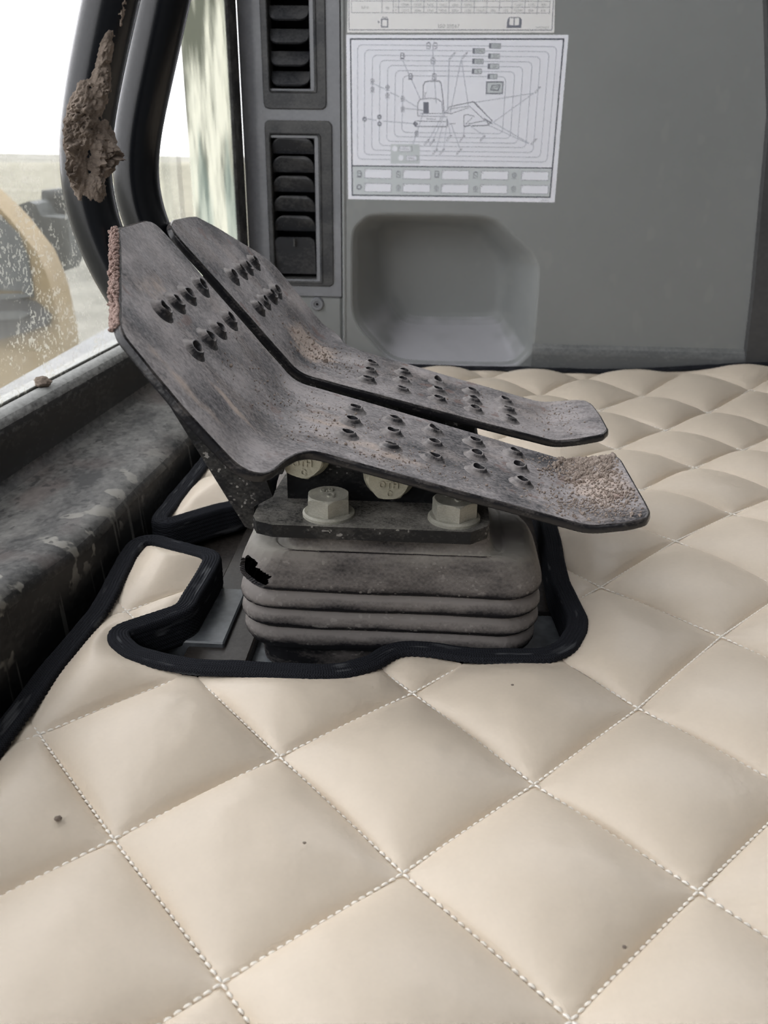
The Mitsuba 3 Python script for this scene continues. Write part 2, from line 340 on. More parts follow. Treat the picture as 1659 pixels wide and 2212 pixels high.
# dark trim at the right of the panel
t2 = Polygon([(0.331, -0.02), (0.3236, 0.084), (0.3069, 0.25), (0.285, 0.45), (0.265, SILL), (0.9, SILL), (0.9, -0.02)])
add('trim_2', on_wall(extrude(t2, 0.014), 0, YW + 0.004, 0), 'wall_dark', False); kind('trim_2')
add('wall_back__side_panel', box(0.36, 1.25, YW + 0.004, YW + 0.02, -0.02, SILL), 'wall_dark', False)

# vent column
VENTS = [dict(fx=(-0.1680, -0.1070), fz=(0.2500, 0.4000), ox=(-0.1612, -0.1232), oz=(0.2685, 0.3900)),
         dict(fx=(-0.1680, -0.1020), fz=(0.0840, 0.2405), ox=(-0.1628, -0.1205), oz=(0.0915, 0.2240))]
def rrect(x0, x1, z0, z1, r): return sbox(x0 + r, z0 + r, x1 - r, z1 - r).buffer(r, quad_segs=6)
col = sbox(-0.1700, 0.0750, -0.0942, 1.30)
for v in VENTS: col = col.difference(sbox(v['ox'][0] - 0.001, v['oz'][0] - 0.001, v['ox'][1] + 0.001, v['oz'][1] + 0.001))
cm = on_wall(extrude(col, 0.008), 0, YW + 0.008, 0)
bev = [(-0.1918, 0.060), (-0.1918, 0.0105), (-0.1910, 0.0080), (-0.1890, 0.0060), (-0.1780, 0.0016), (-0.1745, 0.0004), (-0.1700, 0.0)]
bm = loft([[(x, YW + d, z) for x, d in bev] for z in (-0.02, 1.30)], closed=False)
bot = box(-0.1700, -0.0942, YW, YW + 0.008, 0.0740, 0.0752)
add('trim_1', cat([cm, bm, bot]), 'column_plastic', 50); kind('trim_1')
tag('trim_1', 'grey plastic column holding both air vents')

def vent(key, v, zs, face, up):
    fx, fz, ox, oz = v['fx'], v['fz'], v['ox'], v['oz']
    rings = []
    n = 96
    def loop(x0, x1, z0, z1, r, d):
        p = np.array(rrect(x0, x1, z0, z1, r).exterior.coords)[:-1]
        p = ccw(resample(p, 0.0005)); p = resample(p, np.sum(np.linalg.norm(np.roll(p, -1, 0) - p, axis=1)) / n)[:n]
        k = np.argmin(np.abs(np.arctan2(p[:, 1] - (z0 + z1) / 2, p[:, 0] - (x0 + x1) / 2) + 2.5)); p = np.roll(p, -k, 0)
        return np.c_[p[:, 0], np.full(n, YW + d), p[:, 1]]
    rim = [loop(*fx, *fz, 0.0045, 0.001), loop(*fx, *fz, 0.0045, -0.0008), loop(fx[0] + 0.0008, fx[1] - 0.0008, fz[0] + 0.0008, fz[1] - 0.0008, 0.004, -0.0016)]
    a = (ox[0] - 0.0012, ox[1] + 0.0075, oz[0] - 0.0045, oz[1] + 0.0055)
    rim += [loop(*a, 0.0012, -0.0016), loop(a[0] + 0.0006, a[1] - 0.0006, a[2] + 0.0006, a[3] - 0.0006, 0.001, -0.0028), loop(a[0] + 0.0012, a[1] - 0.0014, a[2] + 0.0012, a[3] - 0.0012, 0.001, -0.0022),
            loop(*ox, *oz, 0.0008, 0.0055), loop(*ox, *oz, 0.0008, 0.020)]
    add(key + '__frame', loft(rim), 'vent_frame', 30)
    add(key + '__duct', cat([loft([loop(*ox, *oz, 0.0008, 0.020), loop(*ox, *oz, 0.0008, 0.045)], True, False, True)]), 'vent_hole', 30)
    w = ox[1] - ox[0] - 0.0012
    for z in zs:
        # a blade: rounded tongue, its free edge towards the cab
        L = face; r = min(0.0105, L * 0.62)
        b = sbox(-w / 2 + r, r, w / 2 - r, L).buffer(r, quad_segs=8).intersection(sbox(-w / 2, 0, w / 2, L))
        m = extrude(b, 0.0022); m.apply_translation((0, 0, -0.0011))
        v_ = m.vertices.copy(); v_[:, 2] += 0.0035 * (1 - (2 * v_[:, 0] / w) ** 2) * np.clip(1 - v_[:, 1] / L, 0, 1); m.vertices = v_
        lean = 0.60
        if up:   # free edge on top
            M = frame(((ox[0] + ox[1]) / 2, YW - 0.0005, z), (1, 0, 0), (0, math.sin(lean), -math.cos(lean)), (0, -math.cos(lean), -math.sin(lean)))
        else:    # free edge below
            M = frame(((ox[0] + ox[1]) / 2, YW + 0.0005, z), (1, 0, 0), (0, math.sin(lean), math.cos(lean)), (0, -math.cos(lean), math.sin(lean)))
        if np.linalg.det(M[:3, :3]) < 0: M[:3, 2] *= -1
        add(key + '__louver', place(m, M), 'vent_plastic', 35)
vent('air_vent', VENTS[0], [0.3800, 0.3610, 0.3420, 0.3230, 0.3040, 0.2856, 0.2688], 0.0165, False)
tag('air_vent', 'upper black air vent with louvers tilted down, cut by the top edge', 'air vent', 'air vents in the grey column')
vent('air_vent_001', VENTS[1], [0.2236, 0.2066, 0.1884, 0.1699, 0.1510], 0.0150, True)
vent_low = dict(VENTS[1])
# the last blade of the lower vent is a taller one with a small grip rib
w = 0.0411; r = 0.006; L = 0.037
b = sbox(-w / 2 + r, r, w / 2 - r, L).buffer(r, quad_segs=8).intersection(sbox(-w / 2, 0, w / 2, L))
m = extrude(b, 0.0022)
M = frame((-0.14165, YW + 0.001, 0.1325), (-1, 0, 0), (0, 0.17, -0.985), (0, -0.985, -0.17))
add('air_vent_001__louver', place(m, M), 'vent_plastic', 35)
add('air_vent_001__louver_rib', box(-0.1425, -0.1410, YW - 0.0042, YW - 0.0005, 0.1235, 0.1315, 0.0004), 'vent_frame', False)
tag('air_vent_001', 'lower black air vent with louvers tilted up, above the panel screw', 'air vent', 'air vents in the grey column')

# ------------------------------------------------------------------ front sill, window
def lip_x(y): return -0.2665 + 0.0747 * (y - 0.48)
LEDY = [-0.40, 0.05, 0.20, 0.30, 0.34, 0.363, 0.40, 0.465, 0.58, 0.70, 0.879]
CORZ = [0.062, 0.058, 0.0515, 0.0425, 0.0345, 0.0300, 0.0262, 0.0248, 0.0175, 0.0150, 0.0130]
def ledge_profile(y):
    lx, cz = lip_x(y), float(np.interp(y, LEDY, CORZ)); cx = -0.1815
    bz = max(0.0265, cz + 0.0010)
    return [(lx - 0.030, -0.05), (lx - 0.030, 0.060), (lx - 0.012, 0.0690), (lx - 0.0035, 0.0690), (lx - 0.003, 0.0650), (lx - 0.0018, 0.0650), (lx - 0.001, 0.0678), (lx + 0.004, 0.0682), (lx + 0.0085, 0.0660), (lx + 0.0115, 0.0615), (lx + 0.0125, max(0.0550, bz + 0.006)), (lx + 0.0128, max(0.0440, bz + 0.004)),
            (lx + 0.0145, max(0.0330, bz + 0.002)), (lx + 0.0190, bz + 0.0005), (lx + 0.0260, bz), (cx - 0.022, 0.45 * bz + 0.55 * (cz + 0.0035)), (cx - 0.011, cz + 0.0030), (cx - 0.004, cz + 0.0015), (cx + 0.0005, cz - 0.0015), (cx + 0.0030, cz - 0.0060), (cx + 0.0045, -0.004), (cx + 0.0060, -0.03)]
ys = np.r_[np.arange(-0.40, 0.2, 0.05), np.arange(0.2, 0.879, 0.008), 0.879]
COR_s = lambda y: y
rings = np.array([[(x, y, z) for x, z in ledge_profile(y)] for y in ys])
rings = gaussian_filter1d(rings, 2.0, axis=0, mode='nearest')
add('trim_3', loft(rings, closed=False), 'ledge_paint', 60); kind('trim_3')
tag('trim_3', 'dusty dark painted sill ledge below the front window')

def glass_x(y): return lip_x(y) - 0.0028
gy0, gy1 = -0.40, 0.842
gl = TM([(glass_x(gy0), gy0, 0.064), (glass_x(gy1), gy1, 0.064), (glass_x(gy1), gy1, 1.30), (glass_x(gy0), gy0, 1.30)], [(0, 1, 2), (0, 2, 3)])
add('window_1', gl, 'dirty_glass', False); kind('window_1')
tag('window_1', 'dirty front window pane with dried droplets')
# corner: a narrow upright strip of window coated with streaked dust, in its black seal
cx0, cx1 = -0.2330, -0.1925
st = [(cx0 - 0.002, 0.846), (cx0 + 0.004, 0.8462), (cx0 + 0.012, 0.8475), (cx0 + 0.022, 0.851), (cx1, 0.857)]
zz = np.linspace(0.02, 1.30, 40)
sm = loft([[(x, y + YW - 0.88, z) for x, y in st] for z in zz], closed=False)
add('window_2', sm, 'dusty_film', True); kind('window_2')
tag('window_2', 'narrow corner window strip coated in streaked pale dust')
add('window_2__seal', loft([[(cx1 - 0.0030, 0.8555, z), (cx1 - 0.0015, 0.8525, z), (cx1 + 0.0005, 0.8535, z), (cx1 + 0.0008, 0.858, z), (cx1 + 0.0006, 0.889, z)] for z in (0.02, 1.30)], closed=False), 'rubber_seal', 40)

# ------------------------------------------------------------------ outside
g = trimesh.creation.box((80, 80, 0.2)); g.apply_translation((-30, 30, -1.2))
add('ground_outside', g, 'ground_dust', False); kind('ground_outside')
tag('ground_outside', 'pale dusty ground outside the window')
xs = np.linspace(-26, 2, 90); by = np.linspace(0, 1, 14)
bv = []
for t in by:
    for x in xs:
        top = -0.150 + 0.0150 * (x + 6.5) + 0.02 * (meshkit.fbm(np.array([[x * 0.9, 0, 0]]), 3)[0] - 0.5)
        z = -1.12 + (top + 1.12) * t ** 0.7
        y = 11.0 + 2.2 * t + 0.35 * (meshkit.fbm(np.array([[x * 0.8, t * 3, 1.0]]), 3)[0] - 0.5)
        bv.append((x, y, z))
bv = np.array(bv).reshape(len(by), len(xs), 3)
back = bv[-1].copy(); back[:, 1] += 0.5; back[:, 2] -= 0.02; back2 = back.copy(); back2[:, 2] = -1.12; back2[:, 1] += 2
add('earth_bank', loft(np.vstack([bv, back[None], back2[None]]), closed=False), 'bank_earth', 40)
tag('earth_bank', 'pale earth bank along the horizon beyond the front window', 'earth bank')
def solid_xz(poly, y0, y1, chamf=0.0): return on_wall(extrude(poly, y1 - y0), 0, y1, 0)
yb = Polygon([(-1.267, 0.027), (-1.238, -0.006), (-1.209, -0.048), (-1.175, -0.097), (-1.156, -0.157), (-1.146, -0.209), (-1.141, -0.272), (-1.136, -0.333), (-1.138, -0.384), (-1.157, -0.54), (-1.18, -1.10), (-2.2, -1.10), (-2.2, 0.40), (-1.60, 0.33), (-1.40, 0.16)])
add('yellow_machine__body', solid_xz(yb, 2.5, 2.62), 'machine_yellow', 40)
inset = Polygon([(-1.40, 0.11), (-1.264, 0.005), (-1.221, -0.043), (-1.203, -0.106), (-1.203, -0.174), (-1.205, -0.225), (-1.24, -0.205), (-2.1, -0.205), (-2.1, 0.30), (-1.60, 0.26)])
add('yellow_machine__side_panel', solid_xz(inset, 2.488, 2.52), 'machine_grey', False)
add('yellow_machine__bumper', solid_xz(Polygon([(-2.1, -0.225), (-1.245, -0.222), (-1.196, -0.240), (-1.159, -0.276), (-1.168, -0.304), (-1.22, -0.322), (-1.326, -0.352), (-2.1, -0.44)]), 2.474, 2.53), 'machine_dark', False)
for z0, z1 in ((-0.213, -0.224), (-0.262, -0.285)):
    add('yellow_machine__rail', solid_xz(Polygon([(-2.0, z0 - 0.03), (-1.24, z0), (-1.205, z0 - 0.004), (-1.24, z1), (-2.0, z1 - 0.045)]), 2.462, 2.49), 'machine_grey', False)
tag('yellow_machine', 'yellow machine with a curved edge and grey side panel, outside at far left', 'machine')
gb = Polygon([(-2.2, -0.05), (-1.61, -0.028), (-1.533, -0.004), (-1.507, -0.013), (-1.491, -0.056), (-1.388, -0.062), (-1.398, -0.195), (-1.434, -0.258), (-1.504, -0.277), (-1.60, -1.10), (-2.2, -1.10)])
add('grey_machine__body', solid_xz(gb, 3.25, 3.40), 'machine_grey', 40)
add('grey_machine__hood', solid_xz(Polygon([(-1.56, -0.069), (-1.544, 0.028), (-1.46, 0.034), (-1.33, 0.030), (-1.33, -0.072)]), 3.4, 3.8), 'machine_grey', 40)
for z in (-0.045, -0.020, 0.005): add('grey_machine__rib', box(-1.52, -1.35, 3.385, 3.42, z - 0.006, z + 0.006), 'machine_dark', False)
tag('grey_machine', 'grey machine with a ribbed hood outside, behind the yellow machine', 'machine')
# ------------------------------------------------------------------ pedals
def bend_profile(corners, radii, step=0.0008):
    """A bent strip's top line: (s, x, z, nx, nz), s = 0 at the first bend."""
    c = [np.array(p, float) for p in corners]
    pts = [c[0]]; mark = None
    for k in range(1, len(c) - 1):
        a, b = c[k - 1] - c[k], c[k + 1] - c[k]
        a /= np.linalg.norm(a); b /= np.linalg.norm(b)
        turn = math.pi - math.acos(np.clip(a @ b, -1, 1)); d = radii[k - 1] * math.tan(turn / 2)
        p0, p1 = c[k] + a * d, c[k] + b * d
        m = (a + b) / np.linalg.norm(a + b); o = c[k] + m * (radii[k - 1] / math.cos(turn / 2))
        a0, a1 = np.arctan2(*(p0 - o)[::-1]), np.arctan2(*(p1 - o)[::-1])
        dd = (a1 - a0 + math.pi) % (2 * math.pi) - math.pi
        arc = [o + radii[k - 1] * np.array([math.cos(a0 + dd * t), math.sin(a0 + dd * t)]) for t in np.linspace(0, 1, 17)]
        if k == 1: mark = len(pts) + 8
        pts += arc
    pts.append(c[-1]); pts = np.array(pts)
    s = np.r_[0, np.cumsum(np.linalg.norm(np.diff(pts, axis=0), axis=1))]; s -= s[mark]
    g = np.arange(s[0], s[-1], step)
    x, z = np.interp(g, s, pts[:, 0]), np.interp(g, s, pts[:, 1])
    tx, tz = gaussian_filter1d(np.gradient(x), 2, mode='nearest'), gaussian_filter1d(np.gradient(z), 2, mode='nearest')
    l = np.hypot(tx, tz); return g, x, z, -tz / l, tx / l
PROF = bend_profile([(-0.0686 - 0.652 * 0.14, 0.1098 + 0.758 * 0.14), (-0.0686, 0.1098), (0.0715, 0.0735), (0.0715 + 0.987 * 0.05, 0.0735 + 0.16 * 0.05)], [0.022, 0.024])
def on_sheet(s, y, h):
    g, x, z, nx, nz = PROF
    X, Z, NX, NZ = (np.interp(s, g, q) for q in (x, z, nx, nz))
    return np.stack([X + NX * h, np.broadcast_to(y, np.shape(X)), Z + NZ * h], -1)
def sheet_frame(s, y):
    g, x, z, nx, nz = PROF
    NX, NZ = float(np.interp(s, g, nx)), float(np.interp(s, g, nz))
    return frame(on_sheet(s, y, 0.0), (NZ, 0, -NX), (0, 1, 0), (NX, 0, NZ))

def bent_plate(outline, thick=0.0042, bev=0.0011):
    """Flat outline (s, y) cut from sheet metal, edges rounded, bent along the profile. Returns (mesh, uv)."""
    p = ccw(smooth_loop(outline, 0.0012, 0.0017)); n = normals2(p)
    ins = p - n * bev; pin = Polygon(ins)
    gx, gy = np.meshgrid(np.arange(-0.11, 0.18, 0.0022), np.arange(0.28, 0.56, 0.0035))
    q = np.c_[gx.ravel(), gy.ravel()]
    q = q[shapely.contains_xy(pin.buffer(-0.0008), q[:, 0], q[:, 1])]
    pts = np.vstack([ins, q]); tri = Delaunay(pts).simplices
    c = pts[tri].mean(1); tri = tri[shapely.contains_xy(pin, c[:, 0], c[:, 1])]
    a = pts[tri]; area = (a[:, 1, 0] - a[:, 0, 0]) * (a[:, 2, 1] - a[:, 0, 1]) - (a[:, 2, 0] - a[:, 0, 0]) * (a[:, 1, 1] - a[:, 0, 1])
    tri[area < 0] = tri[area < 0][:, ::-1]
    def wob(P): return 0.0005 * (meshkit.fbm(np.c_[P * 45, np.zeros(len(P))], 2) - 0.5)
    V, F, UVs, at = [], [], [], 0
    def put(v, f, uv):
        nonlocal at
        V.append(v); F.append(np.asarray(f) + at); UVs.append(uv); at += len(v)
    put(on_sheet(pts[:, 0], pts[:, 1], wob(pts)), tri, pts)
    put(on_sheet(pts[:, 0], pts[:, 1], -thick + wob(pts)), tri[:, ::-1], pts)
    m = len(p); i = np.arange(m); j = (i + 1) % m
    steps = [(-bev, 0.0), (-bev * 0.35, -bev * 0.30), (0.0, -bev), (0.0, -thick + bev), (-bev * 0.35, -thick + bev * 0.30), (-bev, -thick)]
    R = [on_sheet((p + n * o)[:, 0], (p + n * o)[:, 1], h + wob(ins)) for o, h in steps]
    v = np.vstack(R); f = []
    for k in range(len(steps) - 1):
        f += [np.stack([(k + 1) * m + i, (k + 1) * m + j, k * m + j], 1), np.stack([(k + 1) * m + i, k * m + j, k * m + i], 1)]
    return TM(np.vstack(V), np.vstack(F)), np.vstack(UVs), TM(v, np.vstack(f))

NEAR_OUT = [(-0.1033, 0.369), (-0.1034, 0.4035), (-0.1021, 0.4114), (-0.099, 0.415), (-0.0916, 0.416), (-0.05, 0.4152), (0.0, 0.415), (0.08, 0.4135), (0.1447, 0.4105), (0.1690, 0.4090), (0.1713, 0.4065), (0.1724, 0.400), (0.1725, 0.3486), (0.1721, 0.3367), (0.1690, 0.3296), (0.1600, 0.3268), (0.1455, 0.3270), (0.09, 0.3265), (0.0279, 0.3265), (0.0214, 0.3253), (0.0168, 0.3197), (0.0135, 0.3092), (0.0110, 0.2957), (0.0075, 0.2885), (0.0020, 0.2865), (-0.004, 0.2865), (-0.0297, 0.2869), (-0.0472, 0.2890), (-0.0634, 0.2925), (-0.0675, 0.2965), (-0.0766, 0.3151), (-0.0936, 0.3506)]
FAR_OUT = [(-0.0929, 0.4275), (-0.0978, 0.4328), (-0.0997, 0.4428), (-0.0989, 0.470), (-0.0978, 0.4817), (-0.0879, 0.5019), (-0.064, 0.5395), (-0.0578, 0.5470), (-0.0498, 0.5513), (-0.0308, 0.5500), (-0.004, 0.5480), (0.006, 0.546), (0.011, 0.535), (0.015, 0.523), (0.021, 0.517), (0.030, 0.5155), (0.09, 0.5150), (0.1447, 0.5145), (0.1658, 0.5104), (0.1715, 0.5075), (0.1741, 0.4967), (0.1752, 0.4745), (0.1748, 0.4480), (0.1700, 0.4400), (0.1572, 0.4379), (0.1455, 0.4382), (0.10, 0.4345), (0.03, 0.4310), (0.0, 0.4300), (-0.05, 0.4290), (-0.085, 0.4270)]
STUD = lathe([(0.0068, -0.0003), (0.0056, 0.0003), (0.0044, 0.0012), (0.0036, 0.0022), (0.0031, 0.0026), (0.0027, 0.0025), (0.0025, 0.0017), (0.0024, 0.0004), (0.0001, 0.0003)], 22)
def rough_stud(seed):
    r = np.random.default_rng(seed); v = STUD.vertices.copy()
    a = np.arctan2(v[:, 1], v[:, 0]); k = np.clip(v[:, 2] / 0.0032, 0, 1)
    w = sum(r.normal(0, 0.10 / h) * np.cos(h * a + r.uniform(0, 6.3)) for h in (1, 2, 3, 5))
    v[:, 2] *= 1 + w * 1.4 * k + r.normal(0, 0.06); v[:, :2] *= (1 + 0.5 * w * k)[:, None]
    return TM(v, STUD.faces)
def pedal(key, outline, heel, toe, mirror):
    m, uv, rim = bent_plate(outline)
    add(key + '__plate', m, 'pedal_paint', True, uv)
    add(key + '__plate__rim', rim, 'rim_paint', True)
    tag(key + '__plate__rim', 'worn black edge of the plate')
    for k, (s, y) in enumerate(heel + toe):
        add(key + '__grip_stud', place(rough_stud(k + 100 * mirror), sheet_frame(s, y)), 'stud_paint', 40)
heel_n = [(s, y + 0.0004 * i) for i, s in enumerate((0.0335, 0.0536, 0.0742, 0.0954, 0.1165)) for y in (0.3555, 0.3750, 0.3940)]
toe_n = [(-0.0640, y) for y in (0.4000, 0.3765, 0.3580, 0.3390)] + [(-0.0440, y) for y in (0.3985, 0.3765, 0.3575, 0.3355)]
heel_f = [(s, y + 0.0006 * i) for i, s in enumerate((0.0350, 0.0550, 0.0763, 0.0978, 0.1188)) for y in (0.4515, 0.4695, 0.4880)]
toe_f = [(-0.0600, y) for y in (0.4546, 0.4755, 0.4915, 0.5120)] + [(-0.0390, y) for y in (0.4521, 0.4700, 0.4900, 0.5066)]
pedal('foot_pedal', NEAR_OUT, heel_n, toe_n, 0)
pedal('foot_pedal_001', FAR_OUT, heel_f, toe_f, 1)
tag('foot_pedal', 'near bent black steel foot pedal, dusty, with a soil-covered tip and a notched near edge', 'foot pedal', 'pair of bent steel foot pedals')
tag('foot_pedal_001', 'far bent black steel foot pedal beside the wall pocket', 'foot pedal', 'pair of bent steel foot pedals')

# gussets under the toe plates and the upright levers
def gusset(key, y0):
    p = Polygon([(-0.0845, 0.0554), (-0.0810, 0.0540), (-0.0797, 0.0585), (-0.0797, 0.0660), (-0.0705, 0.0715), (-0.0738, 0.0815), (-0.0655, 0.0830), (-0.0620, 0.1030), (-0.0725, 0.1095), (-0.1290, 0.1735), (-0.1330, 0.1470), (-0.1200, 0.1227)]).buffer(0.0012).buffer(-0.0012)
    add(key + '__gusset', on_wall(extrude(p, 0.005), 0, y0 + 0.005, 0), 'black_steel', 30)
gusset('foot_pedal', 0.352); gusset('foot_pedal_001', 0.486)
def lever(key, y0, pts, r):
    p = np.array([(x, y0, z) for x, z in pts])
    p = resample(p, 0.004, closed=False)
    p = np.c_[gaussian_filter1d(p[:, 0], 3.0, mode='nearest'), p[:, 1], gaussian_filter1d(p[:, 2], 3.0, mode='nearest')]
    add(key + '__lever', tube(p, r, 32), 'lever_black', True)
    tag(key + '__lever', 'glossy black upright lever tube')
    return p
L1 = lever('foot_pedal', 0.385, [(-0.095, 0.095), (-0.1180, 0.1240), (-0.1429, 0.1602), (-0.1495, 0.1765), (-0.1540, 0.1931), (-0.1547, 0.2062), (-0.1532, 0.2187), (-0.1489, 0.2342), (-0.1418, 0.2547), (-0.1343, 0.2743), (-0.1220, 0.3064), (-0.08, 0.415)], 0.0108)
L2 = lever('foot_pedal_001', 0.445, [(-0.090, 0.095), (-0.1130, 0.1240), (-0.1380, 0.1550), (-0.1483, 0.1789), (-0.1517, 0.1888), (-0.1529, 0.2056), (-0.1513, 0.2183), (-0.1458, 0.2361), (-0.1374, 0.2598), (-0.1296, 0.2823), (-0.1190, 0.3130), (-0.08, 0.425)], 0.0113)

# dried mud caked on the near lever: a lumpy crust that follows the tube
def crust():
    d = np.r_[0, np.cumsum(np.linalg.norm(np.diff(L1, axis=0), axis=1))]
    zt = L1[:, 2]; ss = np.arange(0, 0.115, 0.0007) + np.interp(0.190, zt, d); ph = np.linspace(-1.25, 2.3, 140)
    c = np.stack([np.interp(ss, d, L1[:, k]) for k in range(3)], 1); t = np.gradient(c, axis=0); t /= np.linalg.norm(t, axis=1, keepdims=True)
    side = np.array([0, -1.0, 0]); out = np.cross(t, side)           # out: away from the front window side
    S, P = np.meshgrid(ss - ss[0], ph, indexing='ij')
    dirs = np.cos(P)[..., None] * side + np.sin(P)[..., None] * out[:, None, :]
    q = np.stack([S * 130, P * 1.6, np.zeros_like(S)], -1)
    f = 0.65 * meshkit.fbm(q * 1.6, 5, seed=3) + 0.35 * meshkit.fbm(q * 5, 3, seed=5); fine = meshkit.fbm(q * 9, 3, seed=9)
    def bumpf(s0, p0, a, b): return np.exp(-(((S - s0) / a) ** 2 + ((P - p0) / b) ** 2))
    h = 0.95 * bumpf(0.040, 0.05, 0.014, 0.60) + 1.15 * bumpf(0.030, 1.25, 0.0095, 0.60) + 0.75 * bumpf(0.020, -0.05, 0.012, 0.33) - 0.30 * bumpf(0.028, 0.48, 0.0065, 0.22) + 0.55 * bumpf(0.015, 0.75, 0.010, 0.5) + 0.62 * bumpf(0.068, 0.55, 0.009, 0.30) + 0.42 * bumpf(0.086, 0.85, 0.010, 0.25) + 0.52 * bumpf(0.055, 0.75, 0.008, 0.40)
    h = h * (0.20 + 1.6 * f) - 0.30 - 0.20 * (fine - 0.5)
    keep = h > 0
    H = np.clip(h, 0, 1) * 0.0078 * (0.35 + 1.3 * fine) - 0.0002
    H[h <= 0] = -0.0008
    V = c[:, None, :] + dirs * (0.0108 + H)[..., None]
    n1, n2 = S.shape; idx = np.arange(n1 * n2).reshape(n1, n2)
    k4 = keep[:-1, :-1] | keep[1:, :-1] | keep[:-1, 1:] | keep[1:, 1:]
    a, b, c_, d_ = (idx[:-1, :-1][k4], idx[1:, :-1][k4], idx[1:, 1:][k4], idx[:-1, 1:][k4])
    m = TM(V.reshape(-1, 3), np.vstack([np.stack([a, b, c_], 1), np.stack([a, c_, d_], 1)]))
    m.remove_unreferenced_vertices(); return m
add('foot_pedal__lever__mud_crust', crust(), 'mud', 50)
tag('foot_pedal__lever__mud_crust', 'lumpy crust of dried brown mud')
# pinkish soil packed on the end face of the near toe plate
def packed():
    out = []; r = np.random.default_rng(5)
    a, b = np.array((-0.1030, 0.3700)), np.array((-0.0680, 0.2975))
    for k in range(2200):
        t = r.uniform(0, 1); q = a * (1 - t) + b * t; nrm = np.array((-0.90, -0.435))
        o = abs(r.normal(0, 0.0008)); h = r.uniform(-0.0046, -0.0006)
        if t > 0.80: o *= 0.5
        w = q + nrm * o
        out.append(blob(on_sheet(np.array(w[0]), w[1], h), r.uniform(0.0003, 0.0008), k, 1, 0.35))
    return cat(out)
k = add('foot_pedal__packed_soil', packed(), 'mud_pink', True)
tag(k, 'pinkish soil packed on the toe edge', kind='stuff')

# crumbs of loose soil on the tip of the near pedal and here and there on both
def crumbs(spots, key, label):
    out = []; r = np.random.default_rng(11)
    for s0, y0, ds, dy, n, big in spots:
        for _ in range(n):
            s, y = s0 + r.normal(0, ds), y0 + r.normal(0, dy)
            if not (-0.09 < s < 0.170) or not (0.330 < y < 0.408 or 0.440 < y < 0.510): continue
            q = min(0.0021, r.lognormal(math.log(big), 0.45))
            m = trimesh.creation.icosphere(subdivisions=1 if q > 0.0009 else 0, radius=q)
            m.vertices = m.vertices * r.uniform(0.65, 1.25, (len(m.vertices), 1))
            m.apply_translation(on_sheet(np.array(s), y, q * 0.45)); out.append(m)
    add(key, cat(out), 'soil', False)
    tag(key, label, 'soil', kind='stuff')
crumbs([(0.1500, 0.392, 0.011, 0.010, 800, 0.00042), (0.158, 0.402, 0.009, 0.004, 420, 0.0006), (0.158, 0.365, 0.008, 0.022, 900, 0.00033), (0.142, 0.345, 0.012, 0.010, 600, 0.0003), (0.03, 0.365, 0.03, 0.02, 400, 0.00022), (0.0, 0.375, 0.02, 0.02, 200, 0.00022), (0.06, 0.345, 0.03, 0.008, 300, 0.00025)],
       'loose_soil', 'brown crumbs of loose soil on the tip of the near foot pedal')
crumbs([(0.150, 0.480, 0.010, 0.018, 260, 0.00025), (0.004, 0.475, 0.018, 0.018, 500, 0.00026), (0.08, 0.475, 0.04, 0.02, 260, 0.0002)],
       'loose_soil_001', 'fine crumbs of loose soil on the bend of the far foot pedal')

# ------------------------------------------------------------------ brackets with their bolts
HEXA = [math.radians(60 * k) for k in range(6)]
def hex_head(af, h):
    R = af / math.sqrt(3) ; n = 6; rings = []
    m = 48; ang = np.arange(m) * 2 * math.pi / m
    def hexr(a, f): 
        b = (a + math.pi / 6) % (math.pi / 3) - math.pi / 6
        return np.minimum(af / 2 / np.cos(b), f)
    for f, z in ((R, 0.0), (R, h * 0.80), (R * 0.965, h * 0.90), (R * 0.91, h * 0.97), (R * 0.86, h), (R * 0.80, h - 0.0001)):
        r = hexr(ang, f) if f > R * 0.9 else np.full(m, f) if f < af / 2 else hexr(ang, f)
        rings.append(np.c_[r * np.cos(ang), r * np.sin(ang), np.full(m, z)])
    return loft(rings, True, True, True)
def washer(r, h): return lathe([(r, 0.0), (r, h * 0.6), (r - h * 0.4, h), (r * 0.4, h), (r * 0.4, 0)], 48)
def marks(lines, z):
    out = []
    for text, size, x, y, rot in lines:
        t = meshkit.text_mesh(text, size, 0.0008, bold=True)
        t.apply_translation((-t.bounds[:, 0].mean(), -t.bounds[:, 1].mean(), 0))
        t.apply_transform(trimesh.transformations.rotation_matrix(rot, (0, 0, 1))); t.apply_translation((x, y, z)); out.append(t)
    return cat(out)
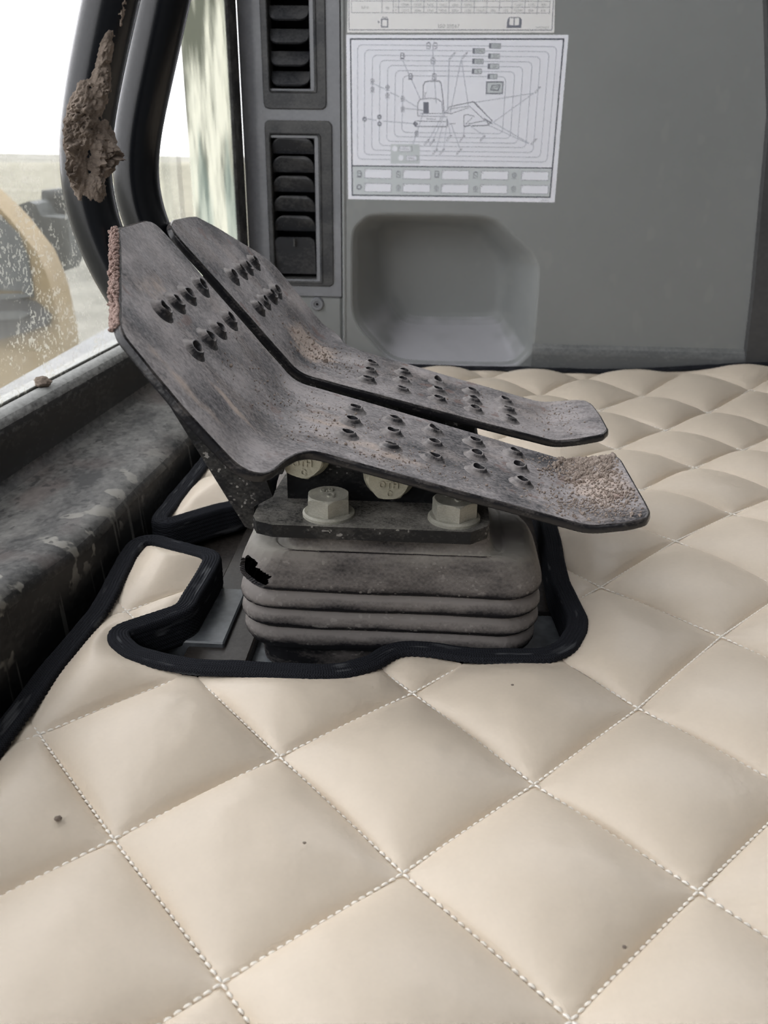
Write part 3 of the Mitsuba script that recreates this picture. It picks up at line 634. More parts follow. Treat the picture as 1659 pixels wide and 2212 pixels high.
def bracket(key, sgn, yc):
    """Plate, upright web and bolts; sgn = -1 puts the bolt side away from the camera."""
    Y = lambda y: y if sgn > 0 else 0.844 - y
    pl = [(-0.0785, 0.3440), (-0.0760, 0.3385), (-0.0680, 0.3352), (0.0215, 0.3352), (0.0290, 0.3420), (0.0305, 0.3480), (0.0305, 0.4020), (-0.0720, 0.4020), (-0.0740, 0.3700), (-0.0785, 0.3600)]
    q = Polygon([(x, Y(y)) for x, y in pl]).buffer(0.001).buffer(-0.001)
    m = extrude(q, 0.0062); m.apply_translation((0, 0, 0.0588))
    add(key + '__base_plate', m, 'black_steel', 30)
    wp = Polygon([(-0.0660, 0.0645), (0.0285, 0.0645), (0.0285, 0.0760), (0.012, 0.0845), (-0.0560, 0.1025), (-0.0660, 0.1025)])
    y0, y1 = sorted((Y(0.366), Y(0.3725)))
    add(key + '__web', on_wall(extrude(wp, y1 - y0), 0, y1, 0), 'black_steel', False)
    for k, (x, rot) in enumerate(((-0.0440, 0.09), (0.0140, 0.20))):
        M = trimesh.transformations.translation_matrix((x, Y(0.3490), 0.0650)) @ trimesh.transformations.rotation_matrix(rot, (0, 0, 1))
        b = add(key + '__hex_bolt', place(move(hex_head(0.0185, 0.0082), 0, 0, 0.0021), M), 'bolt_zinc', 25)
        add(b + '__washer', place(washer(0.0121, 0.0022), M), 'bolt_zinc', 40)
        if sgn > 0: add(b + '__head_marks', place(marks([('8.8', 0.0030, -0.001, 0.0038, 0.1), ('C', 0.0040, 0.0012, -0.0025, 0.0)], 0.0102), M), 'bolt_zinc', False)
    if sgn > 0:
        for k, (x, z, rot) in enumerate(((-0.0168, 0.0797, math.pi / 6 + 0.05), (-0.0570, 0.0890, math.pi / 6 - 0.3))):
            M = frame((x, 0.366, z), (1, 0, 0), (0, 0, 1), (0, -1, 0))
            R = trimesh.transformations.rotation_matrix(rot, (0, 0, 1))
            b = add(key + '__hex_bolt', place(move(hex_head(0.0185, 0.0082), 0, 0, 0.0018), M @ R), 'bolt_cream', 25)
            add(b + '__washer', place(washer(0.0125, 0.0018), M), 'bolt_cream', 40)
            add(b + '__head_marks', place(marks([('OTH', 0.0032, 0.0, -0.0018, 0.0), ('C', 0.0028, 0.0005, -0.0062, 0.0)], 0.0098), M), 'bolt_cream', False)
bracket('pedal_bracket', 1, 0.371)
tag('pedal_bracket', 'dusty black steel bracket with bolt heads showing under the near pedal', 'bracket', 'steel brackets under the pedals')

# ------------------------------------------------------------------ rubber boots
def boot_mesh(yc, seed, nr=110, na=260):
    sec = [  # z, half width, half depth, corner radius
        (0.0600, 0.0465, 0.0290, 0.006), (0.0560, 0.0468, 0.0292, 0.006), (0.0535, 0.0475, 0.0295, 0.007), (0.0512, 0.0495, 0.0300, 0.009), (0.0500, 0.0535, 0.0305, 0.011), (0.0496, 0.0590, 0.0300, 0.015), (0.0490, 0.0640, 0.0298, 0.017), (0.0475, 0.0672, 0.0303, 0.018),
        (0.0450, 0.0692, 0.0310, 0.019), (0.0400, 0.0715, 0.0318, 0.019), (0.0350, 0.0732, 0.0326, 0.019), (0.0318, 0.0738, 0.0330, 0.019), (0.0297, 0.0734, 0.0327, 0.019), (0.0284, 0.0720, 0.0312, 0.018), (0.0276, 0.0700, 0.0296, 0.017),
        (0.0268, 0.0712, 0.0304, 0.018), (0.0250, 0.0728, 0.0318, 0.019), (0.0222, 0.0738, 0.0328, 0.019), (0.0200, 0.0737, 0.0328, 0.019), (0.0184, 0.0722, 0.0314, 0.018), (0.0175, 0.0700, 0.0296, 0.017),
        (0.0166, 0.0712, 0.0304, 0.018), (0.0150, 0.0727, 0.0318, 0.019), (0.0122, 0.0735, 0.0327, 0.019), (0.0100, 0.0733, 0.0327, 0.019), (0.0084, 0.0718, 0.0312, 0.018), (0.0074, 0.0698, 0.0296, 0.017),
        (0.0065, 0.0708, 0.0304, 0.018), (0.0048, 0.0722, 0.0316, 0.019), (0.0022, 0.0728, 0.0324, 0.019), (-0.0005, 0.0724, 0.0322, 0.019), (-0.0030, 0.0708, 0.0308, 0.018), (-0.0045, 0.0698, 0.0296, 0.017), (-0.0070, 0.0650, 0.0250, 0.015), (-0.0200, 0.0640, 0.0240, 0.015)]
    zs = np.array([s[0] for s in sec]); P = np.array(sec)
    d = np.r_[0, np.cumsum(np.hypot(np.diff(P[:, 0]), np.diff(P[:, 2]) + np.diff(P[:, 1])))]
    t = np.linspace(0, d[-1], nr); S = np.stack([np.interp(t, d, P[:, k]) for k in range(4)], 1)
    S = gaussian_filter1d(S, 0.8 * nr / 110, axis=0, mode='nearest')
    rings = []; n = na
    for z, hx, hy, r in S:
        c = rrect(-hx, hx, -hy, hy, r)
        p = ccw(np.array(c.exterior.coords)[:-1]); k = np.argmin(np.abs(p[:, 0] - 0) + (p[:, 1] > 0) * 9)
        p = resample(np.roll(p, -k, 0), 0.0003); a = np.linspace(0, len(p), n, endpoint=False).astype(int); p = p[a]
        rings.append(np.c_[p[:, 0] - 0.0155, p[:, 1] + yc, np.full(n, z)])
    R = np.array(rings)
    f = meshkit.fbm(R * 38 + seed, 3) - 0.5
    sag = 0.0011 * (meshkit.fbm(np.stack([R[..., 0] * 22, R[..., 1] * 22, 0 * R[..., 2]], -1) + seed, 2) - 0.5) * 2
    R[..., 2] += sag * (R[..., 2] < 0.05) * (R[..., 2] > -0.01)
    cen = np.array([-0.0155, yc]); dv = R[..., :2] - cen; dv /= np.linalg.norm(dv, axis=-1, keepdims=True) + 1e-9
    R[..., :2] += dv * (0.0022 * f)[..., None]
    return loft(R[::-1], True, False, True)
bm_ = boot_mesh(0.3710, 0.0, 190, 520)
c = bm_.vertices[bm_.faces].mean(1)
ang = np.arctan2(c[:, 2] - 0.0385, (c[:, 1] - 0.3480) * 1.0 - (c[:, 0] + 0.0860) * -1.0)
rad = np.hypot((c[:, 2] - 0.0355) / 0.0066, (np.hypot(c[:, 0] + 0.0820, c[:, 1] - 0.3455)) / 0.0125)
rad = rad + 0.16 * np.sin(2 * ang + 1) + 0.08 * np.sin(5 * ang) + 0.05 * np.sin(11 * ang + 2)
torn = (rad < 1.0) & (c[:, 1] < 0.362) & (c[:, 0] < -0.07)
bm_.update_faces(~torn); bm_.remove_unreferenced_vertices()
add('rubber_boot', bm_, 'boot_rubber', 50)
# the torn lip: the open rim thickened inwards
ed = np.sort(bm_.edges, axis=1); u_, cnt = np.unique(ed, axis=0, return_counts=True)
rim = u_[cnt == 1]; V = bm_.vertices; near = (np.linalg.norm(V[rim].mean(1) - np.array((-0.0820, 0.3455, 0.0355)), axis=1) < 0.03)
rim = rim[near]; inn = np.array((-0.050, 0.372, 0.0385))
q = []
for a, b in rim:
    A, B = V[a], V[b]; A2, B2 = A + (inn - A) / np.linalg.norm(inn - A) * 0.0024, B + (inn - B) / np.linalg.norm(inn - B) * 0.0024
    q.append(TM([A, B, B2, A2], [(0, 1, 2), (0, 2, 3)]))
if q: add('rubber_boot__torn_edge', cat(q), 'rim_paint', False)
tag('rubber_boot', 'near dusty black rubber bellows boot with a torn hole at its corner', 'rubber boot', 'bellows boots under the pedals')
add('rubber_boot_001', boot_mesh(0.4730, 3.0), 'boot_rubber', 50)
tag('rubber_boot_001', 'far dusty black rubber bellows boot behind the near boot', 'rubber boot', 'bellows boots under the pedals')
bracket('pedal_bracket_001', -1, 0.4730)
tag('pedal_bracket_001', 'dusty black steel bracket under the far pedal', 'bracket', 'steel brackets under the pedals')
# ------------------------------------------------------------------ quilted mat
MO, MU, MV = np.array([-0.1007, 0.3078]), np.array([0.0483, -0.0507]), np.array([0.0507, 0.0483])
SAG = [(0, 0, -0.0024, 0.0017), (1, 0, -0.0011, -0.0001), (2, 0, 0.0016, -0.0034), (3, 0, 0.002, -0.0002), (1, 1, -0.0003, -0.0035), (2, 1, -0.0008, -0.006), (3, 1, -0.0005, -0.0011), (0, -1, -0.0017, 0.003), (1, -1, -0.0005, 0.0021), (2, -1, 0.0015, 0.0018), (2, 2, -0.0016, -0.0046), (2, 3, 0.0018, 0.0083), (1, 3, -0.0008, 0.0041), (1, 4, 0.0056, 0.0189), (1, 5, 0.0036, 0.0151), (0, 5, -0.0002, -0.0004), (0, 6, 0.0004, 0.0011), (0, 7, -0.0005, -0.0036), (-1, 6, -0.0033, -0.014), (-1, 7, -0.0021, -0.0091), (-1, 8, -0.0003, -0.0011), (-1, 9, 0.0067, 0.0141), (-2, 8, -0.0014, -0.0051), (-2, 9, 0.0075, 0.0224), (-3, 8, -0.0005, -0.0009), (-3, 7, -0.0012, -0.0126)]
SAGA = np.array(SAG)
def node(i, j):
    d2 = (SAGA[:, 0] - i) ** 2 + (SAGA[:, 1] - j) ** 2
    w = 1.0 / (d2 + 0.02) ** 2
    off = (w[:, None] * SAGA[:, 2:]).sum(0) / (w.sum() + 0.25)
    return MO + MU * i + MV * j + off
LEATHER = [(-0.1615, 0.02), (-0.1615, 0.2473), (-0.1612, 0.2964), (-0.1595, 0.330), (-0.1585, 0.3581), (-0.1625, 0.395), (-0.1642, 0.4150), (-0.1640, 0.4305), (-0.1600, 0.4315), (-0.1432, 0.4235), (-0.1250, 0.4165), (-0.1226, 0.4135), (-0.1226, 0.3926), (-0.1237, 0.3710), (-0.1234, 0.3609), (-0.1401, 0.3463), (-0.1481, 0.3390), (-0.1490, 0.3322), (-0.1451, 0.3240), (-0.1352, 0.3156), (-0.1208, 0.3100), (-0.1019, 0.3055), (-0.0800, 0.3056), (-0.0657, 0.3057), (-0.0457, 0.3055), (-0.0310, 0.3084), (-0.0184, 0.3162), (-0.0116, 0.3250), (-0.0060, 0.3282), (0.0039, 0.3279), (0.0247, 0.3240), (0.0400, 0.3250), (0.0619, 0.3275), (0.0737, 0.3371), (0.0808, 0.3519), (0.0834, 0.3650), (0.0818, 0.3834), (0.0798, 0.4032), (0.0806, 0.4279), (0.0825, 0.4617), (0.0832, 0.500), (0.0830, 0.545), (0.0730, 0.562), (0.040, 0.566), (-0.085, 0.566), (-0.108, 0.560), (-0.116, 0.540), (-0.1220, 0.505), (-0.1290, 0.4915), (-0.1330, 0.4905), (-0.1613, 0.4620), (-0.1618, 0.4660), (-0.1612, 0.500), (-0.1599, 0.5535), (-0.1590, 0.70), (-0.158, 0.860), (-0.150, 0.8655), (0.02, 0.8655), (0.20, 0.8660), (0.45, 0.8670), (0.80, 0.867), (0.80, 0.02)]
EDGE = ccw(smooth_loop(LEATHER, 0.0015, 0.0028))
MAT = Polygon(EDGE).buffer(0)
def mat_base(P):
    """The ground the mat follows: it runs up a little against the side panel at the right."""
    x, y = P[..., 0], P[..., 1]
    def ss(a, b, v):
        t = np.clip((v - a) / (b - a), 0, 1); return t * t * (3 - 2 * t)
    return 0.016 * ss(0.15, 0.42, x) * ss(0.74, 0.87, y) + 0.0012 * (meshkit.fbm(np.stack([x * 9, y * 9, 0 * x], -1), 2) - 0.5)
from scipy.spatial import cKDTree
ETREE = cKDTree(EDGE)
PUFF = 0.0118
def quad_inv(Q, P):
    """Bilinear coordinates (a, b) of points P in the quad Q00 Q10 Q11 Q01."""
    a = np.full(len(P), 0.5); b = np.full(len(P), 0.5)
    for _ in range(12):
        f = ((1 - a) * (1 - b))[:, None] * Q[0] + (a * (1 - b))[:, None] * Q[1] + (a * b)[:, None] * Q[2] + ((1 - a) * b)[:, None] * Q[3] - P
        da = (1 - b)[:, None] * (Q[1] - Q[0]) + b[:, None] * (Q[2] - Q[3]); db = (1 - a)[:, None] * (Q[3] - Q[0]) + a[:, None] * (Q[2] - Q[1])
        det = da[:, 0] * db[:, 1] - da[:, 1] * db[:, 0]
        a = a - (f[:, 0] * db[:, 1] - f[:, 1] * db[:, 0]) / det; b = b - (da[:, 0] * f[:, 1] - da[:, 1] * f[:, 0]) / det
    return np.clip(a, 0, 1), np.clip(b, 0, 1)
def puff(a, b, P, seed):
    ea, eb = 4 * a * (1 - a), 4 * b * (1 - b)
    h = PUFF * (ea ** 0.58) * (eb ** 0.58)
    r = np.random.default_rng(seed); tilt = r.normal(0, 0.10, 2)
    h = h * (1 + tilt[0] * (2 * a - 1) + tilt[1] * (2 * b - 1))
    # gathers pulled in towards the corners, along the seams
    wr = meshkit.fbm(np.stack([a * 7 + seed, b * 7, np.full_like(a, seed * 0.37)], -1), 3) - 0.5
    h = h + 0.0011 * wr * np.minimum(1, 3 * np.minimum(ea, eb))
    g = np.sin((a - b) * 46 + 5 * wr + seed) * np.exp(-(np.minimum(a, 1 - a) ** 2 + np.minimum(b, 1 - b) ** 2) / 0.020)
    h = h + 0.00022 * g * np.minimum(1, 9 * np.minimum(ea, eb))
    d = ETREE.query(P)[0]
    t = np.clip(d / 0.022, 0, 1); return h * (0.10 + 0.90 * t * (2 - t)) + 0.0022 * (1 - t) ** 2
# small dents by weight of use
RNG_I, RNG_J = range(-9, 8), range(-6, 18)
n_pan = 0
for j in RNG_J:
    for i in RNG_I:
        Q = np.array([node(i, j), node(i + 1, j), node(i + 1, j + 1), node(i, j + 1)])
        c = Q.mean(0)
        if c[1] < 0.06 or c[0] > 0.72 or c[1] > 0.95: continue
        if c[0] > 0.30 + 0.45 * c[1] + 0.05: continue
        poly = Polygon(Q).intersection(MAT)
        if poly.is_empty or poly.area < 2e-6: continue
        n = 34 if c[1] < 0.5 else 20
        full = poly.area > 0.999 * Polygon(Q).area
        if full:
            t = 0.5 - 0.5 * np.cos(np.linspace(0, np.pi, n + 1)); t = 0.6 * t + 0.4 * np.linspace(0, 1, n + 1)
            a, b = np.meshgrid(t, t, indexing='ij'); a, b = a.ravel(), b.ravel()
            P = ((1 - a) * (1 - b))[:, None] * Q[0] + (a * (1 - b))[:, None] * Q[1] + (a * b)[:, None] * Q[2] + ((1 - a) * b)[:, None] * Q[3]
            g = np.arange((n + 1) ** 2).reshape(n + 1, n + 1); A, B, Cx, D = g[:-1, :-1].ravel(), g[1:, :-1].ravel(), g[1:, 1:].ravel(), g[:-1, 1:].ravel()
            f = np.vstack([np.stack([A, B, Cx], 1), np.stack([A, Cx, D], 1)])
            pieces = [(P, a, b, f)]
        else:
            pieces = []
            for gpoly in getattr(poly, 'geoms', [poly]):
                if gpoly.geom_type != 'Polygon' or gpoly.area < 2e-6: continue
                bd = resample(np.array(gpoly.exterior.coords)[:-1], 0.0016)
                t = np.linspace(0, 1, n + 1); a, b = np.meshgrid(t, t, indexing='ij'); a, b = a.ravel(), b.ravel()
                P = ((1 - a) * (1 - b))[:, None] * Q[0] + (a * (1 - b))[:, None] * Q[1] + (a * b)[:, None] * Q[2] + ((1 - a) * b)[:, None] * Q[3]
                P = P[shapely.contains_xy(gpoly.buffer(-0.0010), P[:, 0], P[:, 1])]
                P = np.vstack([bd, P]); tri = Delaunay(P).simplices; cc = P[tri].mean(1)
                tri = tri[shapely.contains_xy(gpoly.buffer(1e-6), cc[:, 0], cc[:, 1])]
                q = P[tri]; ar = (q[:, 1, 0] - q[:, 0, 0]) * (q[:, 2, 1] - q[:, 0, 1]) - (q[:, 2, 0] - q[:, 0, 0]) * (q[:, 1, 1] - q[:, 0, 1])
                tri[ar < 0] = tri[ar < 0][:, ::-1]; tri = tri[np.abs(ar) > 1e-12]
                a, b = quad_inv(Q, P); pieces.append((P, a, b, tri))
        if not pieces: continue
        ms = [TM(np.c_[P, mat_base(P) + puff(a, b, P, (i + 20) * 31 + j + 7)], f) for P, a, b, f in pieces]
        add('floor_mat__quilt_panel', cat(ms), 'leather_cream', True); n_pan += 1
tag('floor_mat', 'cream quilted leather floor mat with diamond stitching and black edge tape', 'floor mat')

# stitches: short slanted threads along every seam, one part per seam
def stitch(L=0.0025, r=0.00052):
    pr_ = [(-0.5, 0.15), (-0.42, 0.75), (-0.15, 1.0), (0.15, 1.0), (0.42, 0.75), (0.5, 0.15)]
    ang = np.arange(6) * math.pi / 3
    return loft([[(L * u, r * k * math.cos(a), r * k * math.sin(a) + 0.0007 * (1 - (2 * u) ** 2) * 0.5) for a in ang] for u, k in pr_], True, True, True)
ST = stitch(); INNER = MAT.buffer(-0.0010)
def seam(nodes, slant):
    V, F, at = [], [], 0
    for p, q in zip(nodes[:-1], nodes[1:]):
        m = (p + q) / 2
        if m[1] < 0.10 or m[1] > 0.87 or m[0] > 0.34 + 0.45 * m[1]: continue
        if m[1] > 0.80: continue
        d = q - p; L = np.linalg.norm(d); d /= L; k = int(round(L / 0.00305))
        th = math.atan2(d[1], d[0]) + slant
        c, s = math.cos(th), math.sin(th)
        for u in range(k):
            o = p + d * (u + 0.5) * L / k
            if not shapely.contains_xy(INNER, o[0], o[1]): continue
            x, y, z = ST.vertices.T; zz = float(mat_base(o[None])[0]) + 0.0007
            V.append(np.c_[o[0] + c * x - s * y, o[1] + s * x + c * y, zz + z]); F.append(ST.faces + at); at += len(x)
    if V: add('floor_mat__stitch_row', TM(np.vstack(V), np.vstack(F)), 'thread', True)
for j in range(-5, 17): seam([node(i, j) for i in range(-9, 9)], 0.22)
for i in range(-8, 8): seam([node(i, j) for j in range(-6, 18)], -0.22)
for k in [k for k in scene if k.startswith('floor_mat__stitch_row')]: tag(k, kind='stuff')

# black binding tape round every edge of the mat, folded over it
def binding():
    p = EDGE; n = normals2(p); n = gaussian_filter1d(n, 2.0, axis=0, mode='wrap'); n /= np.linalg.norm(n, axis=1, keepdims=True)
    wob = 0.0009 * (meshkit.fbm(np.c_[p * 60, np.zeros(len(p))], 2, seed=4) - 0.5)
    base = mat_base(p)
    prof = [(-0.0016, 0.0012), (-0.0012, 0.0028), (-0.0004, 0.0034)]
    for u in np.linspace(0.0004, 0.0078, 22): prof.append((u, 0.0036 + 0.00022 * math.sin(u / 0.0078 * 2 * math.pi * 5)))
    prof += [(0.0086, 0.0031), (0.0091, 0.0022)]
    for w in np.linspace(0.0012, -0.0115, 26): prof.append((0.0093 + 0.00016 * math.sin(w / 0.0022 * 2 * math.pi), w))
    prof += [(0.0088, -0.0128), (0.0070, -0.0134), (0.0, -0.0134)]
    prof = np.array(prof); d = np.r_[0, np.cumsum(np.linalg.norm(np.diff(prof, axis=0), axis=1))]
    L = np.r_[0, np.cumsum(np.linalg.norm(np.diff(np.vstack([p, p[:1]]), axis=0), axis=1))]
    m = len(p); rings = []; uv = []
    for k, (u, z) in enumerate(prof):
        e = 0.00045 * np.sin(L[:-1] * 2 * math.pi / 0.0030) if k < 2 else 0
        rings.append(np.c_[p + n * (u + wob + e)[:, None], base + z + wob * 0.8]); uv.append(np.c_[L[:-1], np.full(m, d[k])])
    R = np.array(rings); R[..., 2] += 0.0026 * np.clip((R[..., 2] + 0.010) / 0.010, 0, 1); k, mm = R.shape[:2]; i = np.arange(mm); j = (i + 1) % mm; f = []
    for a in range(k - 1):
        f += [np.stack([a * mm + i, a * mm + j, (a + 1) * mm + j], 1), np.stack([a * mm + i, (a + 1) * mm + j, (a + 1) * mm + i], 1)]
    f = np.vstack(f)[:, ::-1]
    return TM(R.reshape(-1, 3), f), np.vstack(uv)
bmesh, buv = binding()
add('floor_mat__edge_tape', bmesh, 'tape_black', True, buv)
tag('floor_mat__edge_tape', 'black woven binding tape')
# felt underside closing the mat
fel = extrude(Polygon(EDGE).buffer(0.004).buffer(0), 0.0075); fel.apply_translation((0, 0, -0.0140))
add('floor_mat__backing', fel, 'floor_dark', False)

# ------------------------------------------------------------------ stickers on the panel
SIGN = {
    'sheet': [(0.0,1.0),(204.5,-0.5),(205.8,143.6),(1.2,144.1)],
    'frame': [(4.0,4.5),(200.4,3.0),(200.7,138.9),(5.4,140.3)],
    'div': [(5.1,113.3),(200.3,112.5)],
    'rings': [(10.6,9.1,194.9,107.1),(17.2,13.2,188.2,103.0),(24.5,17.5,180.7,98.9),(31.7,21.7,173.4,94.6),(39.0,25.8,165.2,90.9),(46.3,30.0,157.9,86.6),(53.5,34.2,150.1,82.7)],
    'tags': [(132.5,6.8,143.6,11.1,'2000'),(117.6,11.0,129.0,15.4,'1000'),(132.4,15.2,143.0,19.4,'50'),(117.8,19.5,128.3,23.8,'250'),(132.4,23.5,142.9,27.9,'10'),(117.9,27.8,127.2,32.1,'5'),(132.8,31.9,141.9,36.2,'1')],
    'light': [(0.9,[(52.9,21.6),(70.6,54.2)]),(0.9,[(80.5,11.5),(85.6,57.1)]),(0.9,[(26.4,41.5),(36.6,45.6)]),(0.9,[(41.4,48.5),(50.3,52.0)]),(0.9,[(55.7,54.4),(68.1,61.0)]),(0.9,[(55.9,62.0),(72.3,63.0)]),(0.9,[(19.8,71.4),(28.8,72.5)]),(0.9,[(34.9,73.1),(63.8,74.9)]),(0.9,[(73.7,65.2),(64.3,93.9)]),(1.1,[(96.3,19.5),(96.6,61.2)]),(0.9,[(107.4,20.5),(99.5,64.9)]),(0.9,[(107.7,20.5),(116.1,58.6)]),(0.8,[(122.0,56.1),(176.9,47.6)]),(0.8,[(176.9,47.6),(140.6,73.0)]),(0.7,[(79.3,89.9),(93.4,64.9)]),(0.7,[(83.5,89.9),(94.1,66.2)]),(0.7,[(87.2,97.4),(93.1,74.8)]),(0.7,[(94.4,97.3),(96.5,74.8)]),(0.8,[(97.0,71.0),(100.4,84.0)]),(0.8,[(100.6,74.7),(109.9,95.8)]),(0.8,[(136.7,75.5),(175.9,91.1)]),(0.8,[(140.6,73.0),(176.6,90.9)]),(0.7,[(113.6,75.8),(113.0,85.1)]),(0.7,[(119.8,76.9),(131.5,83.6)])],
    'dark': [(0.9,[(73.0,53.0),(72.9,42.2),(74.4,39.2),(78.2,38.5),(88.2,38.4),(89.7,40.8),(91.9,52.8),(93.4,64.9)]),(0.7,[(68.3,68.3),(68.3,56.7),(70.6,54.0),(80.0,52.9),(86.8,53.5),(91.0,56.2),(92.0,65.0)]),(0.6,[(70.3,66.2),(93.4,65.8)]),(0.6,[(68.3,68.3),(96.9,68.6)]),(0.6,[(76.6,70.7),(86.1,70.9)]),(0.9,[(66.4,72.7),(64.4,74.9),(66.6,77.4),(96.6,77.2)]),(0.7,[(67.1,72.6),(95.8,72.9)]),(1.2,[(66.5,73.9),(65.5,75.1),(66.9,76.4),(68.3,75.1),(66.5,73.9)]),(0.8,[(93.4,66.2),(98.6,60.0),(120.6,55.5),(139.8,71.7)]),(0.6,[(95.5,66.1),(99.3,61.8),(117.4,59.2)]),(0.6,[(99.5,66.1),(116.8,60.4)]),(0.6,[(117.4,59.2),(133.8,72.4)]),(1.0,[(121.3,55.5),(132.7,65.7)]),(1.0,[(131.6,69.4),(140.0,74.2)]),(0.7,[(116.9,74.5),(132.4,71.6)]),(1.0,[(119.8,76.3),(136.7,75.5)]),(0.7,[(113.0,77.0),(112.5,67.2),(115.8,66.5),(122.7,68.0)]),(0.7,[(114.2,75.1),(120.7,68.9)]),(1.1,[(113.0,77.0),(119.0,75.7)]),(0.9,[(96.3,69.8),(97.3,77.2)]),(0.6,[(98.6,74.7),(104.7,74.4)]),(0.6,[(74.6,53.0),(74.8,48.8),(76.5,48.1)]),(0.6,[(70.2,63.4),(73.6,63.3)]),(0.7,[(93.4,64.9),(100.9,66.1)]),(0.9,[(133.7,70.6),(136.6,74.9),(139.8,71.1)])],
    'engine': [(73.4,56.3),(78.5,56.2),(78.9,65.7),(73.7,65.8)],
    'guns': [(99.0,17.4),(110.2,17.3),(77.6,91.2),(82.8,91.2),(85.9,99.6),(92.5,99.5),(98.9,87.2),(109.1,99.2),(111.8,87.2),(131.3,87.0),(180.5,89.4),(180.0,44.9)],
    'pump': [(52.5,17.8),(60.6,34.8)],
    'filter': [(76.7,9.4),(82.7,9.4),(81.3,21.7),(83.0,34.9)],
    'oil': [(24.6,38.8),(24.7,45.7),(39.0,44.0),(39.1,50.7),(53.7,53.2),(53.9,62.0),(67.8,83.2)],
    'gear': [(17.4,71.7),(31.7,69.6),(31.8,75.6)],
    'box': [(42.9,93.3),(71.1,92.9),(71.6,110.3),(43.2,110.7)],
    'boxw': [(51.5,95.1),(63.7,94.9),(63.8,99.6),(51.6,99.7),(58.4,103.4),(69.7,103.2),(69.8,107.6),(58.6,107.8)],
    'drops': [(46.9,97.3),(53.2,105.3)],
    'manual': [(132.0,38.4),(147.9,38.2),(148.0,48.6),(132.3,48.8)],
    'panel': [(6.0,113.9),(199.7,113.5),(200.3,138.6),(6.1,139.9)],
    'cells': [[(17.7,116.1),(44.1,124.2)],[(55.7,116.3),(82.3,124.2)],[(93.7,116.1),(120.1,124.2)],[(132.0,116.1),(158.3,123.6)],[(171.5,115.9),(197.5,123.7)],[(17.8,129.1),(44.0,136.7)],[(55.8,129.1),(82.4,136.4)],[(93.8,128.8),(120.4,136.6)],[(132.1,128.7),(158.5,136.3)],[(171.8,128.4),(198.3,135.9)]],
    'icons': [(12.4,120.5),(51.0,120.5),(88.7,119.6),(126.6,119.9),(164.3,119.3),(12.2,132.7),(51.2,132.4),(88.8,132.1),(127.3,132.1),(164.6,131.5)],
    'code': [(192.1,142.5)],
    'up_sheet': [(2.0,-69.3),(186.3,-69.8),(191.3,-2.1),(0.9,-0.7)],
    'up_frame': [(2.6,-2.7),(189.0,-4.1),(184.7,-69.8)],
    'up_rows': [(5.1,-25.9),(5.1,-16.7),(185.7,-22.2)],
    'up_cols': [5.0,33.0,43.2,48.3,59.8,71.3,83.1,94.2,105.4,117.1,128.5,140.0,151.4,162.9,174.3,185.4],
    'up_txt': [(13.8,-20.6),(35.9,-20.7),(45.1,-22.8),(45.2,-18.2),(98.2,-27.2)],
    'up_iso': [(84.7,-5.2)],
    'up_iso2': [(102.6,-5.2)],
    'up_batt': [(32.1,-12.2),(38.9,-12.3),(39.0,-5.0),(32.2,-5.0)],
    'up_book': [(147.4,-5.5),(147.9,-11.9),(149.4,-14.2),(153.7,-14.2),(158.9,-14.2),(161.1,-12.2),(160.9,-5.6)],
    'up_code': [(173.8,-5.6),(186.0,-5.6)],
    'up_dot': [(29.9,-9.4)],
}

SX, SZ = -0.0879, 0.3140
def su(u, v): return (SX + u / 1000.0, SZ - v / 1000.0)
def flat(polys, z0, z1):
    """Flat print at a height above the panel, from polygons in millimetres of the sheet (u right, v down)."""
    out = []
    for p in polys:
        for q in getattr(p, 'geoms', [p]):
            if q.geom_type == 'Polygon' and q.area > 1e-3:
                m = extrude(q, (z1 - z0) * 1000.0); out.append(m)
    m = cat(out); v = m.vertices
    return TM(np.c_[SX + v[:, 0] / 1000, YW - z0 - v[:, 2] / 1000, SZ - v[:, 1] / 1000], m.faces[:, ::-1])
def line(pts, w): return LineString(pts).buffer(w / 2, cap_style='flat', quad_segs=3)
def ringline(u0, v0, u1, v1, r, w):
    b = sbox(u0 + r, v0 + r, u1 - r, v1 - r).buffer(r, quad_segs=5)
    return b.buffer(w / 2).difference(b.buffer(-w / 2))
def circ(u, v, r, w=None):
    c = Point(u, v).buffer(r, quad_segs=6)
    return c if w is None else c.difference(Point(u, v).buffer(r - w, quad_segs=6))
def words(items, z0):
    out = []
    for text, h, u, v in items:           # centre at (u, v), capital height h, millimetres
        t = meshkit.text_mesh(text, h / 1000.0, 0.00005, bold=False)
        t.apply_translation((-t.bounds[:, 0].mean(), -h / 2000.0, 0))
        v_ = t.vertices; x, z = su(u, v)
        out.append(TM(np.c_[x + v_[:, 0], YW - z0 - v_[:, 2], z + v_[:, 1]], t.faces))
    return cat(out)
def can(u, v, s=1.0):   return [ringline(u - 2.0 * s, v - 2.6 * s, u + 2.0 * s, v + 2.8 * s, 0.4, 0.55), line([(u - 1.2 * s, v - 0.6 * s), (u + 1.2 * s, v + 1.2 * s)], 0.6), line([(u - 1.2 * s, v - 3.2 * s), (u + 0.8 * s, v - 3.2 * s)], 0.6)]
def pump(u, v, s=1.0):  return [ringline(u - 1.9 * s, v - 2.9 * s, u + 1.6 * s, v + 2.4 * s, 0.5, 0.7), line([(u - 1.2 * s, v - 0.5 * s), (u + 1.0 * s, v - 0.5 * s)], 0.7), line([(u + 1.8 * s, v - 1.5 * s), (u + 2.6 * s, v - 0.5 * s), (u + 2.5 * s, v + 2.0 * s)], 0.45), line([(u - 2.6 * s, v + 3.1 * s), (u + 2.6 * s, v + 3.1 * s)], 0.6)]
